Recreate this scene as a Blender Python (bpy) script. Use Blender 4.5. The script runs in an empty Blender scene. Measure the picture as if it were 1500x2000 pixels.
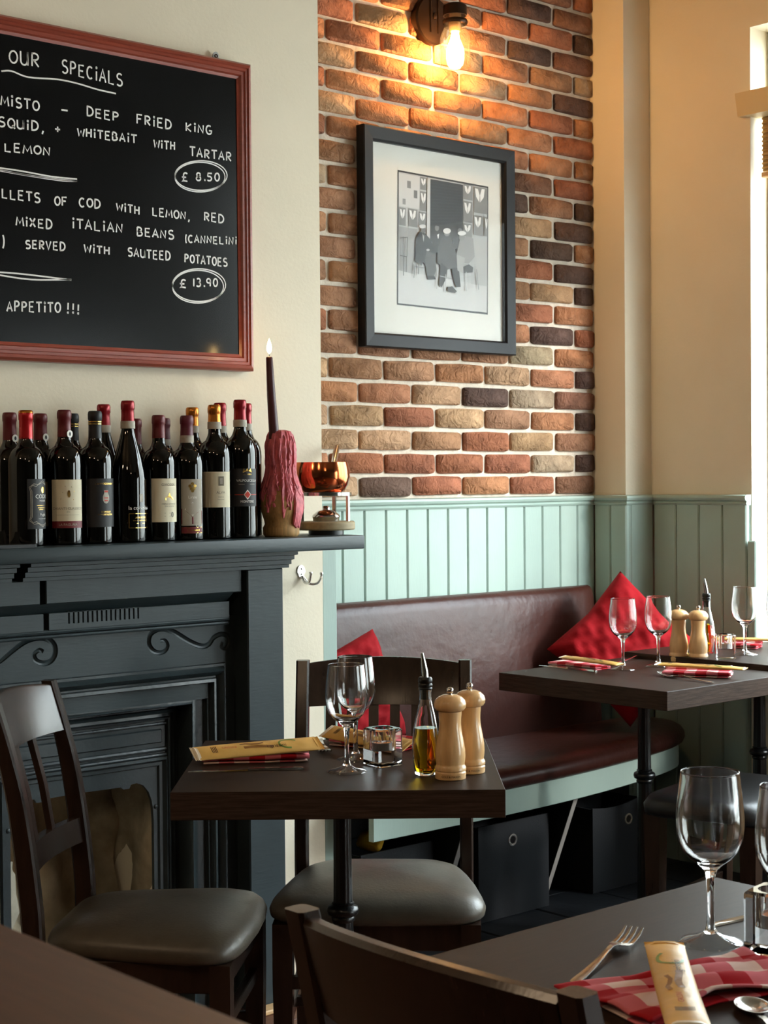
import bpy, bmesh, math, random
from mathutils import Vector, Matrix
PI = math.pi
rnd = random.Random(7)
SC = bpy.context.scene
COL = SC.collection

# ------------------------------------------------------------------ camera
FPX = 3200.0
YAW, PITCH, ROLL, EYE = 0.726580529, -0.0201733945, 0.00845186474, 1.30
_f = Vector((math.cos(PITCH)*math.sin(YAW), math.cos(PITCH)*math.cos(YAW), math.sin(PITCH)))
_r0 = Vector((math.cos(YAW), -math.sin(YAW), 0))
_d0 = _f.cross(_r0)
_c, _s = math.cos(ROLL), math.sin(ROLL)
_r = _c*_r0 + _s*_d0
_d = -_s*_r0 + _c*_d0
EYEV = Vector((0, 0, EYE))
cam_d = bpy.data.cameras.new('camera')
cam = bpy.data.objects.new('camera', cam_d)
COL.objects.link(cam)
m = Matrix((( _r.x, -_d.x, -_f.x, 0), (_r.y, -_d.y, -_f.y, 0), (_r.z, -_d.z, -_f.z, EYE), (0, 0, 0, 1)))
cam.matrix_world = m
cam_d.sensor_fit = 'HORIZONTAL'
cam_d.sensor_width = 36.0
cam_d.lens = FPX/1500*36
cam_d.clip_start = 0.05
cam_d.dof.use_dof = True
cam_d.dof.focus_distance = 3.3
cam_d.dof.aperture_fstop = 28
SC.camera = cam


def at(px, py, axis, val):
    """a pixel of the photograph -> the point where its sight line meets the plane axis=val"""
    v = _r*((px-750)/FPX) + _d*((py-1000)/FPX) + _f
    t = (val-EYEV[axis])/v[axis]
    return EYEV + v*t


# ------------------------------------------------------------------ world, light, exposure
SC.view_settings.view_transform = 'Standard'
SC.view_settings.look = 'None'
SC.view_settings.exposure = 0.08
SC.view_settings.gamma = 1.0
SC.view_settings.use_curve_mapping = False
world = bpy.data.worlds.new('overcast_sky')
SC.world = world
world.use_nodes = True
wn = world.node_tree
bg = wn.nodes['Background']
bg.inputs['Color'].default_value = (0.80, 0.93, 1.0, 1)
bg.inputs['Strength'].default_value = 19.0

XW = 4.433          # room face of the window wall
YB = 3.75           # mortar plane of the brick wall
YC = 3.33           # chimney breast plane
XC = 2.742          # right edge of the chimney breast
XK = 4.297          # boxed-in corner
ZCEIL = 3.0
# windows in the right wall: y range, sill, head, y of the uprights
WINS = [(0.62, 3.187, 0.735, 2.75, (2.33, 1.48)), (-2.4, -0.25, 0.22, 1.95, (-1.3,))]
WT = 0.17                 # depth of the reveal
ZSILL = WINS[0][2]


sun_d = bpy.data.lights.new('hazy_sun', 'SUN')
sun_d.energy = 2.6
sun_d.angle = math.radians(9)
sun_d.color = (1.0, 0.97, 0.92)
sun = bpy.data.objects.new('hazy_sun', sun_d)
COL.objects.link(sun)
SUNV = Vector((0.42, -1.0, 0.42)).normalized()      # towards the sun
sun.rotation_euler = SUNV.to_track_quat('Z', 'Y').to_euler()


def area_portal(y0, y1, z0, z1, _b):
    d = bpy.data.lights.new('window_portal', 'AREA')
    d.shape = 'RECTANGLE'
    d.size = z1-z0
    d.size_y = y1-y0
    o = bpy.data.objects.new('window_portal', d)
    COL.objects.link(o)
    o.location = (XW+WT+0.02, (y0+y1)/2, (z0+z1)/2)
    o.rotation_euler = (0, PI/2, 0)
    d.cycles.is_portal = True


for _w in WINS:
    area_portal(*_w)


def ceiling_lamp(x, y, z, watts):
    d = bpy.data.lights.new('room_lamp', 'POINT')
    d.energy = watts
    d.color = (1.0, 0.72, 0.46)
    d.shadow_soft_size = 0.07
    o = bpy.data.objects.new('room_lamp', d)
    COL.objects.link(o)
    o.location = (x, y, z)


ceiling_lamp(0.2, 1.0, 2.45, 17)
ceiling_lamp(-0.6, 2.3, 2.45, 22)
ceiling_lamp(0.9, -0.9, 2.45, 12)


# ------------------------------------------------------------------ materials
def srgb(h):
    h = h.lstrip('#')
    out = []
    for i in (0, 2, 4):
        c = int(h[i:i+2], 16)/255
        out.append(c/12.92 if c <= 0.04045 else ((c+0.055)/1.055)**2.4)
    return tuple(out)+(1.0,)


MATS = {}


def M(name, col, rough=0.5, metal=0.0, var=0.0, vscale=6.0, stretch=None, bump=0.0, bscale=60.0, coat=0.0,
      trans=0.0, ior=1.45, emit=0.0, col2=None, spec=0.5, sheen=0.0, detail=4.0, contrast=0.5, aniso_bump=None):
    if name in MATS:
        return MATS[name]
    mt = bpy.data.materials.new(name)
    mt.use_nodes = True
    nt = mt.node_tree
    b = nt.nodes['Principled BSDF']
    c1 = srgb(col) if isinstance(col, str) else tuple(col)+(1,)
    b.inputs['Base Color'].default_value = c1
    b.inputs['Roughness'].default_value = rough
    b.inputs['Metallic'].default_value = metal
    b.inputs['Specular IOR Level'].default_value = spec
    b.inputs['IOR'].default_value = ior
    b.inputs['Transmission Weight'].default_value = trans
    b.inputs['Coat Weight'].default_value = coat
    b.inputs['Sheen Weight'].default_value = sheen
    if emit:
        b.inputs['Emission Color'].default_value = c1
        b.inputs['Emission Strength'].default_value = emit
    tc = None
    if var or col2 or bump:
        tc = nt.nodes.new('ShaderNodeTexCoord')
        mp = nt.nodes.new('ShaderNodeMapping')
        nt.links.new(tc.outputs['Object'], mp.inputs['Vector'])
        if stretch:
            mp.inputs['Scale'].default_value = stretch
    if var or col2:
        n = nt.nodes.new('ShaderNodeTexNoise')
        n.inputs['Scale'].default_value = vscale
        n.inputs['Detail'].default_value = detail
        n.inputs['Roughness'].default_value = 0.6
        nt.links.new(mp.outputs['Vector'], n.inputs['Vector'])
        cr = nt.nodes.new('ShaderNodeValToRGB')
        w = 0.5*(1-contrast)
        cr.color_ramp.elements[0].position = 0.5-w*0.6
        cr.color_ramp.elements[1].position = 0.5+w*0.6
        if col2:
            c2 = srgb(col2) if isinstance(col2, str) else tuple(col2)+(1,)
            cr.color_ramp.elements[0].color = c1
            cr.color_ramp.elements[1].color = c2
        else:
            cr.color_ramp.elements[0].color = tuple(max(0, x*(1-var)) for x in c1[:3])+(1,)
            cr.color_ramp.elements[1].color = tuple(min(1, x*(1+var)) for x in c1[:3])+(1,)
        nt.links.new(n.outputs['Fac'], cr.inputs['Fac'])
        nt.links.new(cr.outputs['Color'], b.inputs['Base Color'])
    if bump:
        n2 = nt.nodes.new('ShaderNodeTexNoise')
        n2.inputs['Scale'].default_value = bscale
        n2.inputs['Detail'].default_value = 5
        if aniso_bump:
            mp2 = nt.nodes.new('ShaderNodeMapping')
            mp2.inputs['Scale'].default_value = aniso_bump
            nt.links.new(tc.outputs['Object'], mp2.inputs['Vector'])
            nt.links.new(mp2.outputs['Vector'], n2.inputs['Vector'])
        else:
            nt.links.new(mp.outputs['Vector'], n2.inputs['Vector'])
        bp = nt.nodes.new('ShaderNodeBump')
        bp.inputs['Strength'].default_value = bump
        bp.inputs['Distance'].default_value = 0.004
        nt.links.new(n2.outputs['Fac'], bp.inputs['Height'])
        nt.links.new(bp.outputs['Normal'], b.inputs['Normal'])
    MATS[name] = mt
    return mt


def thin_glass(name, tint=(1, 1, 1), rough=0.0, ior=1.45, haze=0.0):
    """a pane that lets light straight through and mirrors at grazing angles"""
    mt = bpy.data.materials.new(name)
    mt.use_nodes = True
    nt = mt.node_tree
    nt.nodes.remove(nt.nodes['Principled BSDF'])
    out = nt.nodes['Material Output']
    t = nt.nodes.new('ShaderNodeBsdfTransparent')
    t.inputs['Color'].default_value = tint+(1,)
    g = nt.nodes.new('ShaderNodeBsdfGlossy')
    g.inputs['Roughness'].default_value = rough
    fr = nt.nodes.new('ShaderNodeFresnel')
    fr.inputs['IOR'].default_value = ior
    ge = nt.nodes.new('ShaderNodeNewGeometry')
    inv = nt.nodes.new('ShaderNodeMath'); inv.operation = 'SUBTRACT'; inv.inputs[0].default_value = 1.0
    nt.links.new(ge.outputs['Backfacing'], inv.inputs[1])
    mu = nt.nodes.new('ShaderNodeMath'); mu.operation = 'MULTIPLY'
    nt.links.new(fr.outputs['Fac'], mu.inputs[0])
    nt.links.new(inv.outputs[0], mu.inputs[1])
    mx = nt.nodes.new('ShaderNodeMixShader')
    nt.links.new(mu.outputs[0], mx.inputs['Fac'])
    nt.links.new(t.outputs['BSDF'], mx.inputs[1])
    nt.links.new(g.outputs['BSDF'], mx.inputs[2])
    if haze:
        tl = nt.nodes.new('ShaderNodeBsdfTranslucent')
        m2 = nt.nodes.new('ShaderNodeMixShader')
        m2.inputs['Fac'].default_value = haze
        nt.links.new(mx.outputs['Shader'], m2.inputs[1])
        nt.links.new(tl.outputs['BSDF'], m2.inputs[2])
        nt.links.new(m2.outputs['Shader'], out.inputs['Surface'])
        return mt
    nt.links.new(mx.outputs['Shader'], out.inputs['Surface'])
    return mt


def clear_glass(name, straight):
    mt = bpy.data.materials.new(name)
    mt.use_nodes = True
    nt = mt.node_tree
    b = nt.nodes['Principled BSDF']
    b.inputs['Roughness'].default_value = 0.0
    b.inputs['Transmission Weight'].default_value = 1.0
    b.inputs['IOR'].default_value = 1.46
    t = nt.nodes.new('ShaderNodeBsdfTransparent')
    mx = nt.nodes.new('ShaderNodeMixShader')
    mx.inputs['Fac'].default_value = straight
    nt.links.new(b.outputs['BSDF'], mx.inputs[1])
    nt.links.new(t.outputs['BSDF'], mx.inputs[2])
    nt.links.new(mx.outputs['Shader'], nt.nodes['Material Output'].inputs['Surface'])
    return mt


def brick_material():
    mt = bpy.data.materials.new('fired_brick')
    mt.use_nodes = True
    nt = mt.node_tree
    b = nt.nodes['Principled BSDF']
    b.inputs['Roughness'].default_value = 0.85
    b.inputs['Specular IOR Level'].default_value = 0.25
    oi = nt.nodes.new('ShaderNodeObjectInfo')
    tc = nt.nodes.new('ShaderNodeTexCoord')
    geo = nt.nodes.new('ShaderNodeNewGeometry')
    n = nt.nodes.new('ShaderNodeTexNoise')
    n.inputs['Scale'].default_value = 16
    n.inputs['Detail'].default_value = 7
    n.inputs['Roughness'].default_value = 0.65
    nt.links.new(geo.outputs['Position'], n.inputs['Vector'])
    cr = nt.nodes.new('ShaderNodeValToRGB')
    cr.color_ramp.elements[0].position = 0.3
    cr.color_ramp.elements[0].color = (0.55, 0.53, 0.52, 1)
    cr.color_ramp.elements[1].position = 0.72
    cr.color_ramp.elements[1].color = (1.28, 1.3, 1.32, 1)
    nt.links.new(n.outputs['Fac'], cr.inputs['Fac'])
    mx = nt.nodes.new('ShaderNodeMix')
    mx.data_type = 'RGBA'
    mx.blend_type = 'MULTIPLY'
    mx.inputs['Factor'].default_value = 1
    nt.links.new(oi.outputs['Color'], mx.inputs['A'])
    nt.links.new(cr.outputs['Color'], mx.inputs['B'])
    nt.links.new(mx.outputs['Result'], b.inputs['Base Color'])
    n2 = nt.nodes.new('ShaderNodeTexNoise')
    n2.inputs['Scale'].default_value = 45
    n2.inputs['Detail'].default_value = 8
    n2.inputs['Distortion'].default_value = 1.2
    nt.links.new(geo.outputs['Position'], n2.inputs['Vector'])
    bp = nt.nodes.new('ShaderNodeBump')
    bp.inputs['Strength'].default_value = 1.0
    bp.inputs['Distance'].default_value = 0.011
    nt.links.new(n2.outputs['Fac'], bp.inputs['Height'])
    nt.links.new(bp.outputs['Normal'], b.inputs['Normal'])
    return mt


def gingham(name, c_red, c_pink, c_white, n=9.0, rough=0.85):
    """woven check read from the cloth's own UV"""
    mt = bpy.data.materials.new(name)
    mt.use_nodes = True
    nt = mt.node_tree
    b = nt.nodes['Principled BSDF']
    b.inputs['Roughness'].default_value = rough
    b.inputs['Specular IOR Level'].default_value = 0.15
    uv = nt.nodes.new('ShaderNodeUVMap')
    sp = nt.nodes.new('ShaderNodeSeparateXYZ')
    nt.links.new(uv.outputs['UV'], sp.inputs['Vector'])
    steps = []
    for ax in ('X', 'Y'):
        mu = nt.nodes.new('ShaderNodeMath'); mu.operation = 'MULTIPLY'; mu.inputs[1].default_value = n
        fr = nt.nodes.new('ShaderNodeMath'); fr.operation = 'FRACT'
        gt = nt.nodes.new('ShaderNodeMath'); gt.operation = 'GREATER_THAN'; gt.inputs[1].default_value = 0.5
        nt.links.new(sp.outputs[ax], mu.inputs[0])
        nt.links.new(mu.outputs[0], fr.inputs[0])
        nt.links.new(fr.outputs[0], gt.inputs[0])
        steps.append(gt)
    ad = nt.nodes.new('ShaderNodeMath'); ad.operation = 'ADD'
    nt.links.new(steps[0].outputs[0], ad.inputs[0])
    nt.links.new(steps[1].outputs[0], ad.inputs[1])
    hv = nt.nodes.new('ShaderNodeMath'); hv.operation = 'MULTIPLY'; hv.inputs[1].default_value = 0.5
    nt.links.new(ad.outputs[0], hv.inputs[0])
    cr = nt.nodes.new('ShaderNodeValToRGB')
    cr.color_ramp.interpolation = 'CONSTANT'
    cr.color_ramp.elements[0].position = 0.0
    cr.color_ramp.elements[0].color = srgb(c_white)
    cr.color_ramp.elements[1].position = 0.25
    cr.color_ramp.elements[1].color = srgb(c_pink)
    e = cr.color_ramp.elements.new(0.75)
    e.color = srgb(c_red)
    nt.links.new(hv.outputs[0], cr.inputs['Fac'])
    nt.links.new(cr.outputs['Color'], b.inputs['Base Color'])
    return mt


def tone_material(name):
    """flat print: greys stored per face of the print"""
    mt = bpy.data.materials.new(name)
    mt.use_nodes = True
    nt = mt.node_tree
    b = nt.nodes['Principled BSDF']
    b.inputs['Roughness'].default_value = 0.5
    a = nt.nodes.new('ShaderNodeAttribute')
    a.attribute_name = 'tone'
    nt.links.new(a.outputs['Color'], b.inputs['Base Color'])
    return mt


WALLP = M('cream_wall_paint', '#e6dbc4', 0.75, var=0.03, vscale=2.5, bump=0.12, bscale=120)
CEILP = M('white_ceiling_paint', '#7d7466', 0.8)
DARKP = M('dark_olive_wall_paint', '#35332b', 0.7)
MORTAR = M('lime_mortar', '#d3c7b6', 0.95, var=0.1, vscale=30, bump=0.8, bscale=70)
GREEN = M('sage_green_paint', '#9db1a7', 0.42, var=0.03, vscale=5, bump=0.1, bscale=50, aniso_bump=(6, 6, 0.6))
SLATE = M('slate_blue_black_paint', '#2d373a', 0.38, spec=0.34, var=0.08, vscale=9, bump=0.09, bscale=45, aniso_bump=(0.6, 4, 4))
IRON = M('slate_painted_cast_iron', '#2b3437', 0.32, var=0.08, vscale=14, bump=0.2, bscale=70)
BOARDBLK = M('black_chalkboard', '#0d0e10', 0.2, var=0.12, vscale=4, spec=0.22)
CHALK = M('white_chalk_marker', '#f1f1ee', 0.7)
MAHOG = M('red_mahogany_frame', '#8f4130', 0.32, var=0.14, vscale=20, stretch=(0.6, 6, 6), bump=0.1, bscale=60)
BLKWOOD = M('black_picture_frame', '#101114', 0.45, var=0.1, vscale=20, spec=0.3)
BLKLEA = M('black_leather', '#1b1918', 0.4, bump=0.1, bscale=120)
BRASS = M('lamp_brass', '#8a6a42', 0.35, metal=0.7)
MATW = M('white_mount_card', '#d0cfc8', 0.7)
CHAIRW = M('dark_walnut_chair', '#2b1e17', 0.27, var=0.22, vscale=14, stretch=(3, 3, 0.5), bump=0.05, bscale=80)
SEATL = M('worn_grey_brown_leather', '#443d35', 0.38, col2='#5d564a', contrast=0.1, vscale=11, bump=0.12, bscale=160)
WENGE = M('wenge_laminate', '#2a1d15', 0.45, spec=0.12, var=0.2, vscale=16, stretch=(1.0, 14, 14), bump=0.04, bscale=120)
WENGEDGE = M('wenge_laminate_edge', '#3b2d25', 0.5, spec=0.15, var=0.35, vscale=20, stretch=(0.8, 0.8, 14), bump=0.15, bscale=40, aniso_bump=(1, 1, 12))
BARWOOD = M('brown_counter_wood', '#3f2416', 0.45, var=0.25, vscale=12, stretch=(14, 0.8, 14), bump=0.06, bscale=60)
CASTBLK = M('black_cast_iron', '#0b0c0d', 0.28, bump=0.25, bscale=90)
LEATHER = M('oxblood_leather', '#3a1c16', 0.35, spec=0.38, var=0.16, vscale=7, bump=0.5, bscale=26, detail=6)
REDCLOTH = M('crumpled_red_cotton', '#920f18', 0.85, var=0.12, vscale=12, bump=0.9, bscale=16, spec=0.2)
FABBLK = M('black_box_fabric', '#1b1e22', 0.75, bump=0.2, bscale=300)
BLKPANEL = M('black_painted_board', '#101112', 0.5)
RAWEDGE = M('pale_raw_board_edge', '#9c9791', 0.6)
STEEL = M('polished_steel', '#c9c6c1', 0.16, metal=1)
CHROME = M('satin_chrome', '#dcdbd8', 0.25, metal=0.9)
BRONZE = M('dark_bronze_metal', '#3a2a20', 0.35, metal=0.85)
COPPER = M('polished_copper', '#c96f45', 0.13, metal=1, var=0.08, vscale=10)
OAK = M('weathered_pale_oak', '#9a8a68', 0.6, var=0.15, vscale=20, stretch=(1, 6, 6))
MILLW = M('varnished_beech', '#dcb07a', 0.25, var=0.1, vscale=16, stretch=(5, 5, 0.7), coat=0.3)
GLASS = M('clear_glass', '#ffffff', 0.0, trans=1.0, ior=1.47)
OIL = M('golden_olive_oil', '#e0b414', 0.0, trans=1.0, ior=1.47)
WINEGL = M('dark_wine_glass', '#060706', 0.04, spec=0.6)
BLKRUB = M('black_rubber', '#0c0c0d', 0.35)
WAXPINK = M('dripped_pink_wax', '#cb656d', 0.5, var=0.25, vscale=40, bump=0.7, bscale=55)
CANDLE = M('burgundy_candle_wax', '#45191f', 0.42)
STRAW = M('straw_raffia', '#a9824f', 0.7, var=0.3, vscale=30, stretch=(6, 6, 0.4))
FLAME = M('candle_flame', (1.0, 0.62, 0.22), 0.5, emit=60)
BULB = M('glowing_filament_bulb', (1.0, 0.55, 0.2), 0.5, emit=270)
TEALIGHT = M('orange_tealight_wax', '#d98a4e', 0.5)
ALU = M('thin_aluminium', '#b9b9b9', 0.3, metal=1)
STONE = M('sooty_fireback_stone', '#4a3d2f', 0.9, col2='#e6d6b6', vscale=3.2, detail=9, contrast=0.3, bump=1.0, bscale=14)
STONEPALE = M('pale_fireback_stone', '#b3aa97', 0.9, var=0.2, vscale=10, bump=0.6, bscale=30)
PLANK = M('red_brown_floorboard', '#5e3a28', 0.45, var=0.25, vscale=10, stretch=(0.8, 12, 12))
SLATETILE = M('dark_slate_tile', '#23262a', 0.5, var=0.2, vscale=9, bump=0.3, bscale=30)
PALEWOOD = M('pale_oak_beading', '#c9a273', 0.45, var=0.1, vscale=15, stretch=(0.6, 8, 8))
WHITEPAINT = M('white_gloss_paint', '#e6e6e0', 0.35)
BAMBOO = M('woven_bamboo_blind', '#a98b55', 0.7, var=0.3, vscale=40, stretch=(1, 0.5, 12))
PELMETW = M('cream_pelmet_wood', '#d3bd92', 0.5)
YELLOWC = M('yellow_dust_cloth', '#c79a25', 0.85, bump=0.5, bscale=40)
PACK = M('yellow_film_packet', '#dcae5c', 0.42, var=0.12, vscale=14, coat=0.08, bump=0.25, bscale=35)
PACKEND = M('white_packet_seal', '#e6dcc8', 0.35)
PACKDARK = M('brown_packet_print', '#8a5c25', 0.4)
PACKGREEN = M('green_packet_print', '#6f9140', 0.4)
INKDARK = M('dark_brown_ink', '#3a2413', 0.5)
INKRED = M('red_ink', '#b8321e', 0.5)
CREAMLAB = M('cream_label_paper', '#d9d0b4', 0.7)
GREYLAB = M('grey_label_paper', '#a39b8c', 0.65)
BLKLAB = M('black_label_paper', '#1d1e20', 0.55)
MAROONLAB = M('maroon_label_band', '#6d1a22', 0.5)
GOLDINK = M('gold_foil', '#d7b364', 0.25, metal=0.9)
WHITEINK = M('white_print', '#e8e6df', 0.6)
GREYINK = M('grey_print', '#77705f', 0.6)
SEALP = M('duty_seal_paper', '#a9a192', 0.6, var=0.15, vscale=60)
CAPRED = M('red_foil_capsule', '#8e1d26', 0.25, metal=0.35)
CAPDRED = M('dark_red_capsule', '#5f1a1e', 0.4, metal=0.1)
CAPBUR = M('burgundy_capsule', '#5c1b2a', 0.45)
CAPBRIGHT = M('bright_red_capsule', '#b01c20', 0.25, metal=0.35)
CAPGOLD = M('copper_gold_capsule', '#c47a30', 0.25, metal=0.75)
CAPBLK = M('matt_black_capsule', '#17171a', 0.5)
PANE = thin_glass('window_pane_glass')
PICPANE = thin_glass('picture_glass', ior=1.15)
FOOTGL = thin_glass('clear_foot_glass', (0.9, 0.91, 0.91), ior=1.9)
JAR = thin_glass('jar_shade_glass', (0.97, 0.94, 0.88), ior=1.9, haze=0.0035)
BRICK = brick_material()
CHECK = gingham('red_white_gingham', '#a5141f', '#c8676f', '#dfc3bb', 1.0)
PRINT = tone_material('black_and_white_print')
GROUND = M('street_paving', '#a5a39d', 0.9)


# ------------------------------------------------------------------ geometry helpers
class G:
    """collects shapes, then links them as ONE mesh object"""

    def __init__(self):
        self.bm = bmesh.new()
        self.uv = None

    def box(self, x0, x1, y0, y1, z0, z1, bev=0.0, mat=None, seg=1):
        vs = [self.bm.verts.new(p) for p in ((x0, y0, z0), (x1, y0, z0), (x1, y1, z0), (x0, y1, z0),
                                             (x0, y0, z1), (x1, y0, z1), (x1, y1, z1), (x0, y1, z1))]
        fs = [self.bm.faces.new([vs[i] for i in q]) for q in
              ((0, 3, 2, 1), (4, 5, 6, 7), (0, 1, 5, 4), (1, 2, 6, 5), (2, 3, 7, 6), (3, 0, 4, 7))]
        if bev:
            es = set()
            for f in fs:
                es.update(f.edges)
            r = bmesh.ops.bevel(self.bm, geom=list(es), offset=bev, segments=seg, affect='EDGES', profile=0.5)
            vs = list({v for f in r['faces'] for v in f.verts} | {v for f in fs if f.is_valid for v in f.verts})
        if mat is not None:
            for v in vs:
                v.co = mat @ v.co
        return vs

    def prism(self, pts, fn, a, b):
        """polygon pts (2d) extruded between a and b; fn(u,v,w)->xyz"""
        lo = [self.bm.verts.new(fn(u, v, a)) for u, v in pts]
        hi = [self.bm.verts.new(fn(u, v, b)) for u, v in pts]
        n = len(pts)
        self.bm.faces.new(lo[::-1])
        self.bm.faces.new(hi)
        for i in range(n):
            j = (i+1) % n
            self.bm.faces.new((lo[i], lo[j], hi[j], hi[i]))
        return lo+hi

    def poly(self, pts):
        return self.bm.faces.new([self.bm.verts.new(p) for p in pts])

    def lathe(self, prof, seg=24, o=(0, 0, 0), cap=True, a0=0.0, a1=None, fn=None):
        full = a1 is None
        n = seg if full else seg+1
        rings = []
        for r, z in prof:
            if r < 1e-6:
                rings.append([self.bm.verts.new((o[0], o[1], o[2]+z))])
                continue
            ring = []
            for i in range(n):
                a = a0+(2*PI if full else a1-a0)*i/seg
                p = Vector((o[0]+r*math.cos(a), o[1]+r*math.sin(a), o[2]+z))
                if fn:
                    p = fn(p, a, r, z)
                ring.append(self.bm.verts.new(p))
            rings.append(ring)
        for A, B in zip(rings, rings[1:]):
            la, lb = len(A), len(B)
            if la == 1 and lb == 1:
                continue
            cnt = seg if full else seg
            for i in range(cnt):
                j = (i+1) % n if full else i+1
                if la == 1:
                    self.bm.faces.new((A[0], B[j], B[i]))
                elif lb == 1:
                    self.bm.faces.new((A[i], A[j], B[0]))
                else:
                    self.bm.faces.new((A[i], A[j], B[j], B[i]))
        if cap and full:
            if len(rings[0]) > 1:
                self.bm.faces.new(rings[0][::-1])
            if len(rings[-1]) > 1:
                self.bm.faces.new(rings[-1])
        return [v for r in rings for v in r]

    def tube(self, path, rad, seg=8, flat=None, cap=True):
        """round (or flattened) tube along a path; rad one value or one per point"""
        pts = [Vector(p) for p in path]
        if not isinstance(rad, (list, tuple)):
            rad = [rad]*len(pts)
        rings = []
        up = Vector((0, 0, 1))
        prev = None
        for i, p in enumerate(pts):
            t = (pts[min(i+1, len(pts)-1)]-pts[max(i-1, 0)]).normalized()
            if prev is None:
                s = t.cross(up)
                if s.length < 1e-3:
                    s = t.cross(Vector((0, 1, 0)))
                s.normalize()
            else:
                s = (prev-t*prev.dot(t)).normalized()
            prev = s
            q = t.cross(s)
            ring = []
            for k in range(seg):
                a = 2*PI*k/seg
                ring.append(self.bm.verts.new(p+s*(rad[i]*math.cos(a))+q*(rad[i]*math.sin(a)*(flat or 1.0))))
            rings.append(ring)
        for A, B in zip(rings, rings[1:]):
            for k in range(seg):
                j = (k+1) % seg
                self.bm.faces.new((A[k], A[j], B[j], B[k]))
        if cap:
            self.bm.faces.new(rings[0][::-1])
            self.bm.faces.new(rings[-1])
        return [v for r in rings for v in r]

    def loft(self, rings, close=True, cap=True):
        vr = [[self.bm.verts.new(p) for p in r] for r in rings]
        for A, B in zip(vr, vr[1:]):
            n = len(A)
            for k in range(n if close else n-1):
                j = (k+1) % n
                self.bm.faces.new((A[k], A[j], B[j], B[k]))
        if cap and close:
            self.bm.faces.new(vr[0][::-1])
            self.bm.faces.new(vr[-1])
        return [v for r in vr for v in r]

    def grid(self, nu, nv, fn, uvfn=None, thick=0.0):
        vs = [[self.bm.verts.new(fn(i/nu, j/nv)) for j in range(nv+1)] for i in range(nu+1)]
        if uvfn and self.uv is None:
            self.uv = self.bm.loops.layers.uv.new('UVMap')
        for i in range(nu):
            for j in range(nv):
                f = self.bm.faces.new((vs[i][j], vs[i+1][j], vs[i+1][j+1], vs[i][j+1]))
                if uvfn:
                    for lp, (a, b) in zip(f.loops, ((i, j), (i+1, j), (i+1, j+1), (i, j+1))):
                        lp[self.uv].uv = uvfn(a/nu, b/nv)
        return [v for r in vs for v in r]

    def ball(self, c, r, seg=10, scale=(1, 1, 1)):
        pr = []
        n = max(4, seg//2)
        for i in range(n+1):
            a = -PI/2+PI*i/n
            pr.append((r*math.cos(a), r*math.sin(a)))
        return self.lathe(pr, seg, fn=lambda p, a, rr, z: Vector((p.x*scale[0]+c[0], p.y*scale[1]+c[1], p.z*scale[2]+c[2]))) \
            if False else self._ball(c, r, seg, n, scale)

    def _ball(self, c, r, seg, n, scale):
        vs = self.lathe([(r*math.cos(-PI/2+PI*i/n) if 0 < i < n else 0.0, r*math.sin(-PI/2+PI*i/n)) for i in range(n+1)], seg)
        for v in vs:
            v.co = Vector((v.co.x*scale[0]+c[0], v.co.y*scale[1]+c[1], v.co.z*scale[2]+c[2]))
        return vs

    def text(self, s, size, fn):
        """lettering; fn(x, y) -> point; returns the width"""
        vs, fs = text_mesh(s)
        bv = [self.bm.verts.new(fn(x*size, y*size)) for x, y in vs]
        for f in fs:
            try:
                self.bm.faces.new([bv[i] for i in f])
            except ValueError:
                pass

    def xf(self, vs, mat):
        for v in set(vs):
            v.co = mat @ v.co

    def build(self, name, mat, parent=None, smooth=35, recalc=True, world=True):
        if recalc:
            bmesh.ops.recalc_face_normals(self.bm, faces=self.bm.faces[:])
        me = bpy.data.meshes.new(name)
        self.bm.to_mesh(me)
        self.bm.free()
        if smooth:
            for p in me.polygons:
                p.use_smooth = True
            me.set_sharp_from_angle(angle=math.radians(smooth))
        me.materials.append(mat)
        o = bpy.data.objects.new(name, me)
        COL.objects.link(o)
        if parent is not None:
            o.parent = parent
            if world and parent.type == 'EMPTY':
                o.matrix_parent_inverse = Matrix.Translation(-Vector(parent.location))
        return o


_TXT = {}


def text_mesh(s):
    """outline lettering as flat faces, unit height, centred on x"""
    if s in _TXT:
        return _TXT[s]
    cu = bpy.data.curves.new('lettering_source', 'FONT')
    cu.body = s
    cu.size = 1.0
    cu.align_x = 'CENTER'
    cu.resolution_u = 2
    o = bpy.data.objects.new('lettering_source', cu)
    COL.objects.link(o)
    dg = bpy.context.evaluated_depsgraph_get()
    me = bpy.data.meshes.new_from_object(o.evaluated_get(dg))
    vs = [(v.co.x, v.co.y) for v in me.vertices]
    fs = [tuple(p.vertices) for p in me.polygons]
    bpy.data.objects.remove(o)
    bpy.data.curves.remove(cu)
    bpy.data.meshes.remove(me)
    _TXT[s] = (vs, fs)
    return _TXT[s]


def carve(o, cutter):
    """cut the collected shapes out of a mesh object for good"""
    bmesh.ops.recalc_face_normals(cutter.bm, faces=cutter.bm.faces[:])
    me = bpy.data.meshes.new('cutter')
    cutter.bm.to_mesh(me)
    cutter.bm.free()
    c = bpy.data.objects.new('cutter', me)
    COL.objects.link(c)
    md = o.modifiers.new('carve', 'BOOLEAN')
    md.operation = 'DIFFERENCE'
    md.solver = 'EXACT'
    md.use_self = True
    md.object = c
    dg = bpy.context.evaluated_depsgraph_get()
    dg.update()
    new = bpy.data.meshes.new_from_object(o.evaluated_get(dg))
    o.modifiers.clear()
    o.data = new
    bpy.data.objects.remove(c)


def tag(o, label=None, cat=None, group=None, kind=None):
    if label:
        o['label'] = label
    if cat:
        o['category'] = cat
    if group:
        o['group'] = group
    if kind:
        o['kind'] = kind
    return o


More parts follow.
